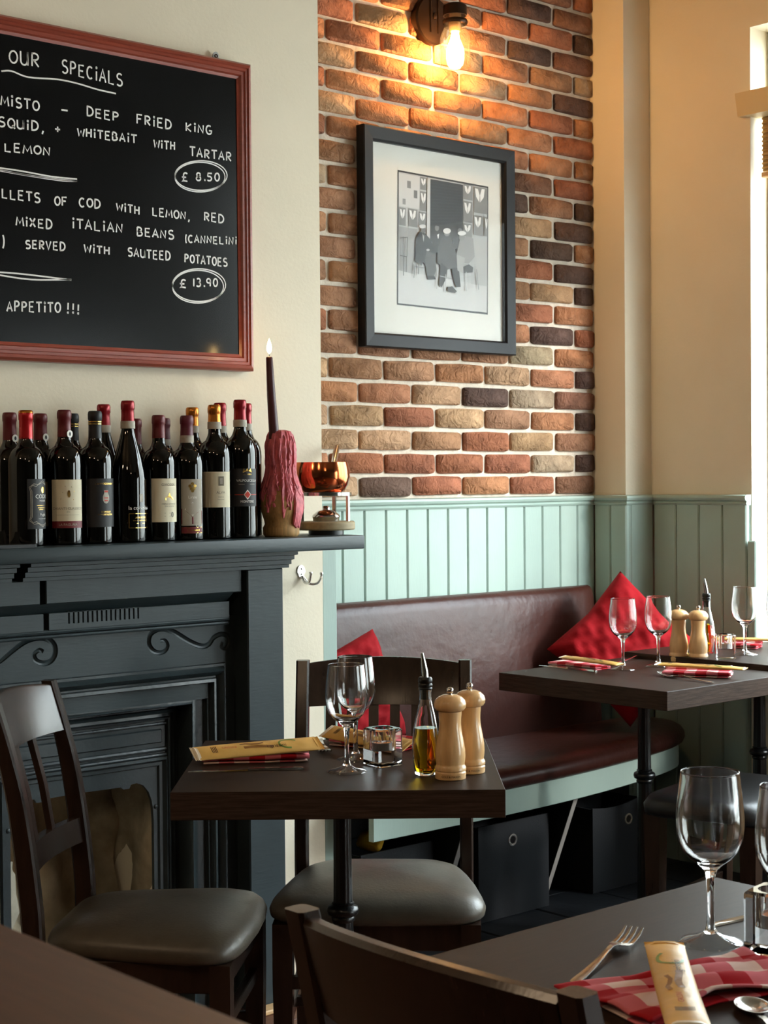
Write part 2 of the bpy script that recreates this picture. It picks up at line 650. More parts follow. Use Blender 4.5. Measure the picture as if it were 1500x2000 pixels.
def thing(name, label, cat, loc=(0, 0, 0), rz=0.0, group=None):
    o = bpy.data.objects.new(name, None)
    o.empty_display_size = 0.05
    COL.objects.link(o)
    o.location = loc
    o.rotation_euler = (0, 0, rz)
    return tag(o, label, cat, group)


def copy_tree(o, parent=None):
    c = o.copy()
    COL.objects.link(c)
    if parent is not None:
        c.parent = parent
    for ch in list(o.children):
        copy_tree(ch, c)
    return c


def place(o, loc, rz, label, group=None):
    o.location = loc
    o.rotation_euler = (0, 0, rz)
    o['label'] = label
    if group:
        o['group'] = group
    return o


def L(g, name, mat, parent, smooth=35):
    """build in the parent's own frame"""
    return g.build(name, mat, parent, smooth, world=False)


def struct(g, name, mat, smooth=0, label=None):
    return tag(g.build(name, mat, None, smooth), label, None, None, 'structure')


def V(*a):
    return Vector(a)

# ================================================================== THE ROOM
XL, YF = -2.2, -3.0      # left wall and front wall, both behind the camera

# floor: a slab with floorboards on the fireplace side and slate tiles by the bench
g = G()
g.box(XL, XW+0.5, YF, YB+0.1, -0.12, -0.014)
floor = struct(g, 'floor', PLANK)
for i in range(15):
    y0 = 3.33-0.125*(i+1)
    cuts = [0.4, 1.35+0.4*((i*7) % 3)/2, 2.72]
    for xa, xb in zip(cuts, cuts[1:]):
        g = G()
        g.box(xa+0.0015, xb-0.0015, y0+0.0015, y0+0.1235, -0.014, 0.0, 0.0015)
        L(g, 'plank', PLANK, floor)
for i in range(6):
    for j in range(7):
        g = G()
        xa, ya = 2.73+0.29*i, 3.745-0.29*(j+1)
        g.box(xa+0.003, xa+0.287, ya+0.003, ya+0.287, -0.014, rnd.uniform(-0.001, 0.001), 0.003)
        L(g, 'tile', SLATETILE, floor)

g = G()
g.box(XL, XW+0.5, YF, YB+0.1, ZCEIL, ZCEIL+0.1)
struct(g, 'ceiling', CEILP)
g = G()
g.box(XL-0.1, XL, YF, YB+0.1, -0.1, ZCEIL)
struct(g, 'wall_left', DARKP)
g = G()
g.box(XL, XW+0.5, YF-0.1, YF, -0.1, ZCEIL)
struct(g, 'wall_front', DARKP)

# fireplace opening in the chimney breast
_xr = at(304, 1700, 1, 3.30).x
_xl = at(33, 1700, 1, 3.30).x
FXC = (_xr+_xl)/2
FHW = (_xr-_xl)/2
g = G()
ZO = 0.86
g.box(XL, FXC-FHW-0.06, YC, YB+0.1, 0, ZCEIL)
g.box(FXC+FHW+0.06, XC, YC, YB+0.1, 0, ZCEIL)
g.box(FXC-FHW-0.06, FXC+FHW+0.06, YC, YB+0.1, ZO, ZCEIL)
g.box(FXC-FHW-0.06, FXC+FHW+0.06, YB-0.02, YB+0.1, 0, ZO)
struct(g, 'wall_chimney', WALLP)

# brick wall: mortar bed with every brick its own piece
g = G()
g.box(XC-0.1, XW+0.02, YB, YB+0.1, 0, ZCEIL)
wall_back = struct(g, 'wall_back', MORTAR)


def brick_mesh(k):
    r = random.Random(100+k)
    out = []
    n = 14
    for i in range(n):
        a = 2*PI*(i+0.5)/n
        c, s = math.cos(a), math.sin(a)
        e = 0.16
        x = 0.5*math.copysign(abs(c)**e, c)*(1-0.03*r.random())
        z = 0.5*math.copysign(abs(s)**e, s)*(1-0.10*r.random())
        out.append((x, z))
    g = G()
    rings = [[(x, 0.004, z) for x, z in out],
             [(x, -0.007, z) for x, z in out],
             [(x*0.965, -0.0115-0.003*r.random(), z*0.87) for x, z in out]]
    g.loft(rings)
    bmesh.ops.recalc_face_normals(g.bm, faces=g.bm.faces[:])
    me = bpy.data.meshes.new('brick')
    g.bm.to_mesh(me)
    g.bm.free()
    for p in me.polygons:
        p.use_smooth = True
    me.set_sharp_from_angle(angle=math.radians(24))
    me.materials.append(BRICK)
    return me


BMESH = [brick_mesh(k) for k in range(7)]
BCOL = {'o': '#b07a58', 't': '#b5906f', 'r': '#a0664b', 'd': '#5f4a40', 'b': '#a3785b', 'g': '#aa957b', 'e': '#835d49'}
# rows from the rail upwards, left to right, ending at the right-hand corner
ROWS = {0: 'otdrore', 1: 'orrrrgd', 2: 'otterte'.replace('e', 'b'), 3: 'ttrtbod', 4: 'otootdge'[1:], 5: 'tbbotod', 6: 'obbbbgo',
        7: 'rrbododr'[1:], 8: 'rrbborro'[1:], 9: 'oobborbtd'[2:], 10: 'robbobrd'[1:], 11: 'bobbobbdb'[2:], 12: 'rrbbootd'[1:], 13: 'obgboodbd'[2:],
        14: 'oebbooder'[2:], 15: 'tebbooob', 16: 'obtoobor', 17: 'orooooro'[1:], 18: 'rotootod'[1:], 19: 'rorotobg', 20: 'ebrtoode', 21: 'drooorrd', 22: 'brroorde', 23: 'orbtooer'}
Z0, DZ, DX = 1.2405, 0.0713, 0.2175
for k in range(24):
    zc = Z0+DZ*(k+0.5)
    even = k % 2 == 0
    # joint lines counted back from the corner: a three-quarter closer on even rows, a half on odd rows
    xs = [XK]
    x = XK-(0.2 if even else 0.098)
    while x > 2.72:
        xs.append(x)
        x -= DX
    xs.append(2.72)
    row = ROWS[k]
    for i in range(len(xs)-1):
        xb, xa = xs[i], xs[i+1]
        w = xb-xa-0.0115
        if w < 0.03:
            continue
        ch = row[len(row)-1-i] if i < len(row) else rnd.choice('otrb')
        o = bpy.data.objects.new('brick', rnd.choice(BMESH))
        COL.objects.link(o)
        o.parent = wall_back
        o.location = ((xa+xb)/2+(0.004 if i == 0 else 0)+rnd.uniform(-.0015, .0015), YB-0.001+rnd.uniform(-0.0015, 0.0015), zc+rnd.uniform(-.0015, .0015))
        o.scale = (w*rnd.uniform(0.985, 1.01), 1, (DZ-0.0088)*rnd.uniform(0.97, 1.04))
        o.rotation_euler = (0, rnd.uniform(-0.008, 0.008), 0)
        c = srgb(BCOL[ch])
        j = rnd.uniform(0.88, 1.12)
        o.color = (min(1, c[0]*j), min(1, c[1]*j*rnd.uniform(0.97, 1.03)), min(1, c[2]*j*rnd.uniform(0.95, 1.05)), 1)

# window wall: boxing in the corner, recessed pier, then windows with deep reveals
YS = 3.602
g = G()
g.box(XK, XW+0.02, YS, YB+0.1, 0, ZCEIL)
struct(g, 'wall_boxing', WALLP)
g = G()
g.box(XW, XW+WT, WINS[0][1], YS+0.05, 0, ZCEIL)
for w0, w1 in zip(WINS, WINS[1:]):
    g.box(XW, XW+WT, w1[1], w0[0], 0, ZCEIL)
g.box(XW, XW+WT, YF, WINS[-1][0], 0, ZCEIL)
for a, b, zs, zh, _b in WINS:
    g.box(XW, XW+WT, a, b, 0, zs-0.03)
    g.box(XW, XW+WT, a, b, zh, ZCEIL)
struct(g, 'wall_right', WALLP)
for n, (a, b, ZSL, ZHD, BARS) in enumerate(WINS):
    g = G()
    g.box(XW-0.012, XW+WT, a, b, ZSL-0.03, ZSL, 0.004)
    wnd = struct(g, 'window_%d' % (n+1), WHITEPAINT, 30)
    xo = XW+0.09
    fr = [('frame', a, a+0.05, ZSL, ZHD), ('frame', b-0.03, b, ZSL, ZHD), ('frame', a+.05, b-.03, ZHD-0.05, ZHD), ('frame', a+.05, b-.03, ZSL, ZSL+0.04)]
    fr += [('mullion', y-0.025, y+0.025, ZSL+.04, ZHD-.05) for y in BARS]
    for nm, y0, y1, z0, z1 in fr:
        g = G()
        g.box(xo, xo+0.05, y0, y1, z0, z1, 0.006)
        L(g, nm, WHITEPAINT, wnd)
    ed = [b-0.03]+[q for y in BARS for q in (y+0.025, y-0.025)]+[a+0.05]
    for y1, y0 in zip(ed[::2], ed[1::2]):
        g = G()
        g.poly([(xo+0.03, y0, ZSL+.04), (xo+0.03, y1, ZSL+.04), (xo+0.03, y1, ZHD-.05), (xo+0.03, y0, ZHD-.05)])
        L(g, 'pane', PANE, wnd)
g = G()
g.box(XW+WT, XW+30, -25, 30, -0.3, -0.15)
struct(g, 'ground', GROUND)

g = G()
g.box(XW+9, XW+10, -40, 30, -0.3, 6.2)
struct(g, 'wall_opposite', M('street_facade', '#dad8d2', 0.9))

# roller blind in the nearest window
t = thing('window_blind', 'woven bamboo blind with a cream pelmet at the top of the window', 'blind', (XW+0.03, 2.55, 2.2))
g = G()
ya, yb = 1.96, 3.215
g.prism([(XW-0.03, 2.462), (XW-0.012, 2.462), (XW+0.05, 2.462), (XW+0.05, 2.535), (XW-0.045, 2.535)], lambda u, v, w: (u, w, v), ya, yb)
g.build('pelmet', PELMETW, t, 0)
g = G()
n = 26
for i in range(n):
    z = 2.47-0.0072*i
    g.tube([(XW+0.035+0.004*(i % 2), 1.97, z), (XW+0.035+0.004*(i % 2), 3.165, z)], 0.0042, 6)
tag(g.build('blind_cloth', BAMBOO, t), kind='stuff')
g = G()
g.box(XW+0.025, XW+0.05, 1.97, 3.165, 2.265, 2.283, 0.003)
g.build('bottom_rail', PALEWOOD, t)

# wainscot of tongue and groove boards with a rounded rail
ZR = 1.205
BW = 0.0885


def boards(parent, p0, p1, n_out, z0=0.0, z1=ZR):
    """vertical boards from p0 to p1, thickness along n_out"""
    d = (p1-p0)
    ln = d.length
    d.normalize()
    k = max(1, round(ln/BW))
    w = ln/k
    for i in range(k):
        g = G()
        a = p0+d*(w*i+0.001)
        b = p0+d*(w*(i+1)-0.001)
        t0, t1, c = 0.0, 0.018, 0.004
        pts = [(0, t0), (0, t1-c), (c, t1), ((b-a).length-c, t1), ((b-a).length, t1-c), ((b-a).length, t0)]
        g.prism(pts, lambda u, v, w_, a=a: (a.x+d.x*u+n_out.x*v, a.y+d.y*u+n_out.y*v, w_), z0, z1)
        L(g, 'board', GREEN, parent, 0)


g = G()
g.box(2.795, XK, YB-0.006, YB, 0, ZR)
tr = struct(g, 'trim_1', GREEN)
boards(tr, V(2.797, YB-0.006, 0), V(XK-0.018, YB-0.006, 0), V(0, -1, 0))
g = G()
g.box(XK-0.004, XK, YS-0.02, YB-0.024, 0, ZR)
g.box(XK-0.002, XW, YS-0.005, YS, 0, ZR)
tr = struct(g, 'trim_2', GREEN)
boards(tr, V(XK-0.004, YS-0.02, 0), V(XK-0.004, YB-0.026, 0), V(-1, 0, 0))
boards(tr, V(XK, YS-0.005, 0), V(XW-0.018, YS-0.005, 0), V(0, -1, 0))
g = G()
g.box(XW-0.004, XW, WINS[0][1]+0.005, YS-0.024, 0, ZR)
tr = struct(g, 'trim_3', GREEN)
boards(tr, V(XW-0.004, WINS[0][1]+0.006, 0), V(XW-0.004, YS-0.026, 0), V(-1, 0, 0))


def rail(name, pts):
    """rounded chair rail swept along a plan path; section sticks out to the left of travel"""
    sec = [(0, 0.0), (0.022, 0.0), (0.026, 0.006), (0.022, 0.012), (0.03, 0.017), (0.033, 0.024), (0.03, 0.031), (0.02, 0.034), (0, 0.034)]
    g = G()
    P = [Vector((p[0], p[1])) for p in pts]
    rings = []
    for i, p in enumerate(P):
        dirs = []
        if i > 0:
            dirs.append((p-P[i-1]).normalized())
        if i < len(P)-1:
            dirs.append((P[i+1]-p).normalized())
        ns = [Vector((d.y, -d.x)) for d in dirs]
        n = sum(ns, Vector((0, 0)))
        n.normalize()
        k = 1/max(0.3, n.dot(ns[0]))
        rings.append([(p.x+n.x*s*k, p.y+n.y*s*k, ZR+h) for s, h in sec])
    g.loft(rings)
    return struct(g, name, GREEN, 30)


rail('trim_4', [(2.742, YB-0.005), (XK-0.002, YB-0.005), (XK-0.002, YS-0.002), (XW-0.002, YS-0.002), (XW-0.002, WINS[0][1]+0.002)])
# boxed post on the edge of the chimney breast
g = G()
g.box(XC+0.001, XC+0.053, YC+0.004, YB-0.03, 0, 1.19, 0.004)
struct(g, 'trim_5', GREEN, 30)
g = G()
g.box(2.30, 2.74, 3.145, 3.189, 0.0, 0.012, 0.003)
struct(g, 'baseboard_left', PALEWOOD, 30)
# window-side upright at the end of the wainscot
g = G()
g.box(XW-0.03, XW+0.01, WINS[0][1]-0.035, WINS[0][1]-0.002, ZSILL, 1.09, 0.004)
struct(g, 'trim_6', GREEN, 30)

# ================================================================== FIREPLACE
t = fire = thing('fireplace', 'slate blue-black painted fireplace surround with a mantel shelf full of bottles', 'fireplace', (FXC, 3.2, 0))
XS0, XS1 = 2*FXC-2.68, 2.682       # ends of the shelf
YSH = 3.09
zt = at(712, 1045, 1, YSH).z
ZSH = zt
g = G()
g.box(XS0, XS1, YSH, YC, ZSH-0.034, ZSH, 0.004, seg=2)
g.build('mantel_shelf', SLATE, t)
XP1 = at(556, 1400, 1, 3.19).x    # outer edge of right pilaster
XP0 = at(486, 1400, 1, 3.19).x
XQ0, XQ1 = 2*FXC-XP1, 2*FXC-XP0   # left pilaster


def zz(py, y, px=440):
    return at(px, py, 1, y).z


# bed moulding under the shelf: stepped reeds, broken once by a gap in place of a cast shadow
zb0, zb1 = zz(1117, 3.15), ZSH-0.034
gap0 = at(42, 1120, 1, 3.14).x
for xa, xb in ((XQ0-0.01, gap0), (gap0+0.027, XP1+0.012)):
    g = G()
    h = zb1-zb0
    sec = [(YC, zb0), (3.182, zb0), (3.182, zb0+h*0.18), (3.172, zb0+h*0.22), (3.172, zb0+h*0.45), (3.16, zb0+h*0.5), (3.16, zb0+h*0.72), (3.146, zb0+h*0.77), (3.146, zb1), (YC, zb1)]
    g.prism(sec, lambda u, v, w: (w, u, v), xa, xb)
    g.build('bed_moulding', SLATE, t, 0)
# pilasters
for xa, xb in ((XP0, XP1), (XQ0, XQ1)):
    g = G()
    g.box(xa, xb, 3.19, YC, 0.0, zb0, 0.003)
    g.build('pilaster', SLATE, t)
# frieze boards, one above the other, each set further back, split by a slit shaped to follow a cast shadow
zf1 = zz(1158, 3.205)
zf2t, zf2b = zz(1175, 3.225), zz(1205, 3.225)
zsp = zz(1279, 3.25)
shade1 = at(85, 1150, 1, 3.205).x
shade2 = at(91, 1200, 1, 3.225).x
for xa, xb in ((XQ1+0.001, shade1-0.008), (shade1+0.006, XP0-0.006)):
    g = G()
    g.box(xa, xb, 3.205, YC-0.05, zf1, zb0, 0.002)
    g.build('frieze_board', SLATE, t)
g = G()
g.prism([(3.206, zf1), (3.236, zf2t), (3.26, zf2t), (3.26, zf1)], lambda u, v, w: (w, u, v), XQ1+0.004, XP0-0.03)
g.build('cove_moulding', SLATE, t, 0)
# fluted board
fx0, fx1 = at(133, 1205, 1, 3.225).x, at(277, 1195, 1, 3.225).x
fz0, fz1 = zz(1213, 3.225, 205), zz(1190, 3.225, 205)
n = 16
g = G()
ya, yb = 3.225, 3.232
xr = XP0-0.03
g.box(shade2+0.006, xr, yb, YC-0.03, zf2b, zf2t)
g.box(shade2+0.006, fx0, ya, yb, zf2b, zf2t)
g.box(fx1, xr, ya, yb, zf2b, zf2t)
g.box(fx0, fx1, ya, yb, zf2b, fz0)
g.box(fx0, fx1, ya, yb, fz1, zf2t)
st = (fx1-fx0)/n
for i in range(n):
    g.box(fx0+st*i+0.0045, fx0+st*(i+1), ya, yb, fz0, fz1)
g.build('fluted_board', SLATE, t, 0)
g = G()
g.box(XQ1+0.004, shade2-0.008, ya, YC-0.03, zf2b, zf2t)
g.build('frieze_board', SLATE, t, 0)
zbd = zz(1217, 3.235)
g = G()
for z_, r_ in ((zf2b-0.004, 0.006), (zbd+0.001, 0.004)):
    g.tube([(XQ1+0.004, 3.232, z_), (XP0-0.028, 3.232, z_)], r_, 8)
g.build('bead_moulding', SLATE, t)
# scroll panel and the flat field behind all the frames
g = G()
xpe = at(459, 1350, 1, 3.25).x
zin = zz(1360, 3.25)
fw = at(405, 1400, 1, 3.25).x-FXC
g.box(2*FXC-xpe, xpe, 3.262, YC-0.002, zin, zf2b)
g.box(FXC+fw, xpe, 3.25, YC-0.002, 0, zin)
g.box(2*FXC-xpe, FXC-fw, 3.25, YC-0.002, 0, zin)
g.build('surround_panel', SLATE, t, 0)
g = G()
g.box(2*FXC-xpe, xpe, 3.25, 3.2615, zin+0.0005, zf2b-0.001)
scroll_panel = g.build('scroll_panel', SLATE, t, 0)


def z1p(pts, y):
    return [at(x/2.5, 1040+yy/2.5, 1, y) for x, yy in pts]


def smooth_path(pts, n=5):
    P = [Vector(p) for p in pts]
    P = [P[0]*2-P[1]]+P+[P[-1]*2-P[-2]]
    out = []
    for i in range(1, len(P)-2):
        a, b, c, d = P[i-1:i+3]
        for k in range(n):
            u = k/n
            out.append(0.5*((2*b)+(c-a)*u+(2*a-5*b+4*c-d)*u*u+(3*b-a-3*c+d)*u**3))
    out.append(P[-2])
    return out


sc1 = [(782, 528), (806, 528), (819, 552), (806, 578), (776, 588), (745, 574), (727, 538), (738, 494), (785, 470), (845, 484), (925, 532), (985, 556), (1020, 545), (1045, 512), (1082, 496), (1112, 508), (1118, 542), (1100, 566), (1080, 556), (1086, 534)]
sc2 = [(212, 582), (192, 574), (168, 594), (176, 624), (212, 640), (250, 626), (270, 588), (262, 545), (225, 518), (175, 516), (120, 536), (60, 580), (0, 630), (-60, 660)]
cut = G()
for s in (sc1, sc2):
    pth = smooth_path(z1p(s, 3.25))
    cut.tube(pth, [0.0044+0.0024*math.sin(PI*i/(len(pth)-1)) for i in range(len(pth))], 8)
carve(scroll_panel, cut)


def frame3(prof, hw, ztop, name, mat, smooth=0):
    """moulded frame round three sides of the opening; prof = [(inset, y)]"""
    g = G()
    cols = []
    for d, y in prof:
        x0, x1, z = FXC-hw+d, FXC+hw-d, ztop-d
        cols.append([(x0, y, 0), (x0, y, z), (x1, y, z), (x1, y, 0)])
    g.loft(cols, close=False)
    return g.build(name, mat, t, smooth)


hwA = at(440, 1400, 1, 3.25).x-FXC
zA = zz(1293, 3.25)
frame3([(0, 3.25), (0.002, 3.244), (0.008, 3.244), (0.011, 3.236), (0.018, 3.228), (0.026, 3.236), (0.030, 3.246), (0.034, 3.246), (0.036, 3.236), (0.043, 3.234), (0.047, 3.25), (0.050, 3.256)], hwA, zA, 'architrave_moulding', IRON, 30)
# concave inner slips, then a deep return
hwB = hwA-0.050
zB = zA-0.050
dB = hwB-(at(374, 1450, 1, 3.26).x-FXC)
frame3([(0, 3.256), (0.004, 3.262), (dB*0.5, 3.266), (dB*0.85, 3.262), (dB, 3.256), (dB+0.003, 3.268), (dB+0.004, 3.318)], hwB, zB, 'inner_slip', IRON, 30)
hwC = hwB-dB-0.004
zC = zB-dB-0.004
dC = hwC-(at(322, 1450, 1, 3.318).x-FXC)
frame3([(0, 3.318), (dC*0.3, 3.318), (dC*0.34, 3.308), (dC*0.55, 3.304), (dC*0.6, 3.312), (dC*0.8, 3.31), (dC*0.86, 3.302), (dC, 3.304), (dC+0.002, 3.318)], hwC, zC, 'grate_frame', IRON, 30)
hwD = hwC-dC-0.002
zD = zC-dC-0.002
zh = at(300, 1462, 1, 3.31).z        # underside of the hood panel
g = G()
g.box(FXC-hwD, FXC+hwD, 3.312, 3.326, zh-0.02, zD)
for z_, r_ in ((zh-0.004, 0.006), (zh-0.018, 0.005), (zD-0.008, 0.004)):
    g.tube([(FXC-hwD, 3.311, z_), (FXC+hwD, 3.311, z_)], r_, 8)
g.box(FXC-hwD+0.012, FXC+hwD-0.012, 3.307, 3.313, zh+0.012, zD-0.02, 0.003)
g.build('hood_panel', IRON, t)
zE = zh-0.022
frame3([(0, 3.304), (0.006, 3.30), (0.012, 3.31), (0.02, 3.31), (0.024, 3.318)], hwD, zE, 'opening_frame', IRON, 30)
hwE, zE2 = hwD-0.022, zE-0.022
# arched plate with a shaped lower edge
def zo(x, y):
    p = at(x/2.5, 1300+y/2.5, 1, 3.316)
    return (p.x-FXC, p.z)


half = [zo(500, 606), zo(590, 595), zo(603, 605), zo(632, 601), zo(640, 582), zo(668, 574), (zo(700, 585)), zo(725, 615), zo(740, 655), zo(746, 690)]
half = [(0.0, half[0][1]-0.0)]+half[1:]+[(hwE-0.012, half[-1][1]-0.03), (hwE-0.012, 0.0)]
g = G()
outer = [(hwE+0.002, 0.0), (hwE+0.002, zE2+0.002), (0.0, zE2+0.002)]
right = half+outer
g.prism([(FXC+x, z) for x, z in right], lambda u, v, w: (u, w, v), 3.316, 3.326)
g.prism([(FXC-x, z) for x, z in right][::-1], lambda u, v, w: (u, w, v), 3.316, 3.326)
g.build('arched_plate', IRON, t, 0)
for s in (-1, 1):
    g = G()
    g._ball((FXC+s*(hwE-0.006), 3.315, zo(750, 690)[1]), 0.006, 10, 5, (1, 0.5, 1))
    g.build('rivet', IRON, t)
# fireback: broken stone and plaster stepping back
r2 = random.Random(5)


def fb(u, v):
    x = FXC-FHW-0.05+(2*FHW+0.1)*u
    z = 0.84*v
    y = 3.62-0.10*abs(u-0.5)*2-0.06*math.sin(v*5+u*3)-0.03*math.sin(u*17+v*9)-0.02*math.sin(v*23-u*11)
    if v < 0.25:
        y -= (0.25-v)*0.7
    return (x, y, z)


g = G()
g.grid(36, 40, fb)
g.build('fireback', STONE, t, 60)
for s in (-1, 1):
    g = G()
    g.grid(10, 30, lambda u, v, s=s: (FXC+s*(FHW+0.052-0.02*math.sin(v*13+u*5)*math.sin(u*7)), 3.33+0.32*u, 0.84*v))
    g.build('fire_cheek', STONEPALE if s < 0 else STONE, t, 60)  # left cheek in paler stone to stand in for window light on it
for (x, y, z, sx, sy, sz) in ((FXC-0.05, 3.45, 0.715, 0.15, 0.05, 0.03), (FXC+0.11, 3.44, 0.655, 0.05, 0.035, 0.04), (FXC-0.15, 3.47, 0.33, 0.05, 0.04, 0.12)):
    g = G()
    vs = g._ball((x, y, z), 1.0, 18, 10, (sx, sy, sz))
    for v in vs:
        k = 1+0.2*math.sin(v.co.x*60+v.co.z*47)*math.cos(v.co.y*50+v.co.z*31)+0.1*math.sin(v.co.x*170+v.co.z*130)
        v.co = Vector((x, y, z))+(v.co-Vector((x, y, z)))*k
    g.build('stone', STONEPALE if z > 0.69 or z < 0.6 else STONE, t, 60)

# ------------------------------------------------------------------ double coat hook
P = at(588, 1120, 1, YC)
t = thing('coat_hook', 'silver double coat hook screwed to the white wall under the mantel end', 'hook', P)
g = G()
g.prism([(0.013*math.cos(a)*(0.75 if math.sin(a) < 0 else 1)-0.002, 0.018*math.sin(a)+0.004) for a in [2*PI*i/20 for i in range(20)]], lambda u, v, w: (P.x+u, w, P.z+v), YC-0.004, YC)
g.build('back_plate', CHROME, t)
g = G()
for q in ([(-0.001, -0.006, -0.008), (-0.004, -0.02, -0.022), (-0.006, -0.038, -0.022), (-0.008, -0.048, -0.006), (-0.008, -0.05, 0.006)],
          [(0.001, -0.006, -0.008), (0.012, -0.018, -0.026), (0.03, -0.028, -0.026), (0.042, -0.03, -0.012), (0.044, -0.03, 0.002)]):
    pth = smooth_path([P+Vector(v) for v in q])
    g.tube(pth, [0.0035]*(len(pth)-3)+[0.0042, 0.0048, 0.004], 8)
g.build('hook_arms', CHROME, t)
g = G()
for dz in (0.012, -0.002):
    g._ball((P.x-0.001, YC-0.005, P.z+dz), 0.0028, 8, 4, (1, 0.6, 1))
g.build('screws', STEEL, t)

# ================================================================== CHALKBOARD
YBB = 3.300            # writing surface
bx1, bz1 = at(498, 725, 1, YBB-0.012).x, at(490, 125, 1, YBB-0.012).z
bz0 = at(498, 725, 1, YBB-0.012).z
bx0 = 1.33
t = thing('chalkboard', 'black specials chalkboard in a red-brown moulded frame above the wine bottles', 'chalkboard', ((bx0+bx1)/2, YC-0.02, bz0))
FW = 0.041
g = G()
g.box(bx0+0.02, bx1-0.02, YBB, YC-0.003, bz0+0.02, bz1-0.02)
board = g.build('board', BOARDBLK, t, 0)
# each moulded rail mitred at the corners
sec = [(0, YC-0.004), (0, YBB-0.006), (0.006, YBB-0.014), (0.013, YBB-0.016), (0.015, YBB-0.012), (0.021, YBB-0.013), (0.023, YBB-0.009), (0.031, YBB-0.009), (0.034, YBB-0.004), (FW, YBB-0.002), (FW, YC-0.004)]
cs = [(bx0, bz0, 1, 1), (bx1, bz0, -1, 1), (bx1, bz1, -1, -1), (bx0, bz1, 1, -1)]
for i in range(4):
    a, b = cs[i], cs[(i+1) % 4]
    g = G()
    g.loft([[(c[0]+c[2]*d, y, c[1]+c[3]*d) for d, y in sec] for c in (a, b)])
    g.build('frame_rail', MAHOG, t, 0)
P = at(420, 99, 1, YC-0.01)
g = G()
g.prism([(0.009*math.cos(a), 0.012*math.sin(a)+0.002) for a in [PI*i/8 for i in range(9)]]+[(-0.008, -0.014), (0.008, -0.014)], lambda u, v, w: (P.x+u, w, bz1+0.008+v), YC-0.014, YC-0.010)
hk = g.build('hanging_bracket', ALU, t)
g = G()
g.tube([(P.x+0.004*math.cos(a), YC-0.015, bz1+0.011+0.004*math.sin(a)) for a in [2*PI*i/10 for i in range(11)]], 0.0012, 6)
g.build('screw_eye', BRONZE, hk)

# hand lettering: a single-stroke alphabet (x 0..1, y 0..1)
S = {}


def arc(cx, cy, rx, ry, a0, a1, n=9):
    return [(cx+rx*math.cos(math.radians(a0+(a1-a0)*i/n)), cy+ry*math.sin(math.radians(a0+(a1-a0)*i/n))) for i in range(n+1)]


S['A'] = [[(0, 0), (.45, 1), (.9, 0)], [(.15, .36), (.78, .33)]]
S['B'] = [[(.05, 0), (.05, 1)], [(.05, 1)]+arc(.3, .76, .4, .24, 90, -90)+[(.05, .52)], [(.05, .52)]+arc(.35, .26, .48, .26, 90, -90)+[(.05, 0)]]
S['C'] = [arc(.5, .5, .45, .5, 50, 310, 12)]
S['D'] = [[(.08, 0), (.08, 1)], [(0, 1)]+arc(.3, .5, .6, .5, 85, -85, 10)+[(0, 0)]]
S['E'] = [[(.8, 1), (.1, .98), (.1, .02), (.85, 0)], [(.1, .52), (.7, .52)]]
S['F'] = [[(.85, 1), (.1, 1), (.1, 0)], [(.1, .52), (.7, .55)]]
S['G'] = [arc(.5, .5, .45, .5, 55, 320, 12)+[(.92, .42), (.5, .42)]]
S['I'] = [[(.3, .72), (.3, 0)], arc(.3, 1.0, .07, .07, 0, 360, 7)]
S['K'] = [[(.1, 1), (.1, 0)], [(.85, .9), (.12, .42), (.85, 0)]]
S['L'] = [[(.1, 1), (.12, .02), (.85, 0)]]
S['M'] = [[(0, 0), (.15, .95), (.5, .25), (.85, .95), (1, 0)]]
S['N'] = [[(.05, 0), (.1, .95), (.8, .05), (.85, 1)]]
S['O'] = [arc(.5, .5, .45, .48, 100, 460, 14)]
S['P'] = [[(.1, 0), (.1, 1)], [(.02, .95)]+arc(.35, .74, .45, .26, 80, -90)+[(.1, .46)]]
S['Q'] = S['O']+[[(.6, .3), (1, -.05)]]
S['R'] = S['P']+[[(.3, .47), (.85, 0)]]
S['S'] = [arc(.5, .75, .38, .25, 40, 240, 8)+arc(.45, .25, .42, .27, 70, -140, 9)]
S['T'] = [[(0, .98), (.95, 1)], [(.45, 1), (.48, 0)]]
S['U'] = [[(.05, 1), (.08, .3)]+arc(.45, .28, .37, .28, 180, 360, 7)+[(.85, 1), (.88, 0)]]
S['V'] = [[(0, 1), (.42, 0), (.85, 1)]]
S['W'] = [[(0, .95), (.22, 0), (.5, .7), (.78, 0), (1, .95)]]
S['X'] = [[(0, .95), (.85, 0)], [(.8, 1), (.05, 0)]]
S['H'] = [[(.08, 1), (.08, 0)], [(.85, 1), (.85, 0)], [(.08, .5), (.85, .52)]]
S['0'] = [arc(.5, .5, .38, .5, 100, 460, 12)]
S['1'] = [[(.4, 1), (.4, 0)]]
S['3'] = [arc(.4, .75, .35, .25, 140, -80, 8)+arc(.4, .26, .4, .26, 80, -150, 9)]
S['5'] = [[(.85, 1), (.2, 1), (.15, .58)]+arc(.4, .3, .4, .3, 110, -140, 9)]
S['8'] = [arc(.45, .75, .3, .24, 0, 360, 10), arc(.45, .26, .38, .27, 0, 360, 10)]
S['9'] = [arc(.45, .7, .35, .28, 0, 360, 10), [(.8, .72), (.75, 0)]]
S['£'] = [arc(.6, .75, .3, .25, 30, 180, 6)+[(.32, .4), (.28, .1), (.05, 0), (.3, .08), (.9, .02)], [(.05, .5), (.7, .48)]]
S['('] = [arc(.9, .45, .6, .75, 130, 230, 7)]
S[')'] = [arc(.0, .45, .6, .75, 50, -50, 7)]
S[','] = [[(.5, .08), (.3, -.28)]]
S['.'] = [arc(.4, .05, .06, .06, 0, 360, 6)]
S['!'] = [[(.5, 1.05), (.45, .25)], arc(.45, -.1, .07, .07, 0, 360, 6)]
S['-'] = [[(.1, .5), (.95, .5)]]
S['+'] = [[(.1, .5), (.9, .5)], [(.5, .9), (.5, .1)]]


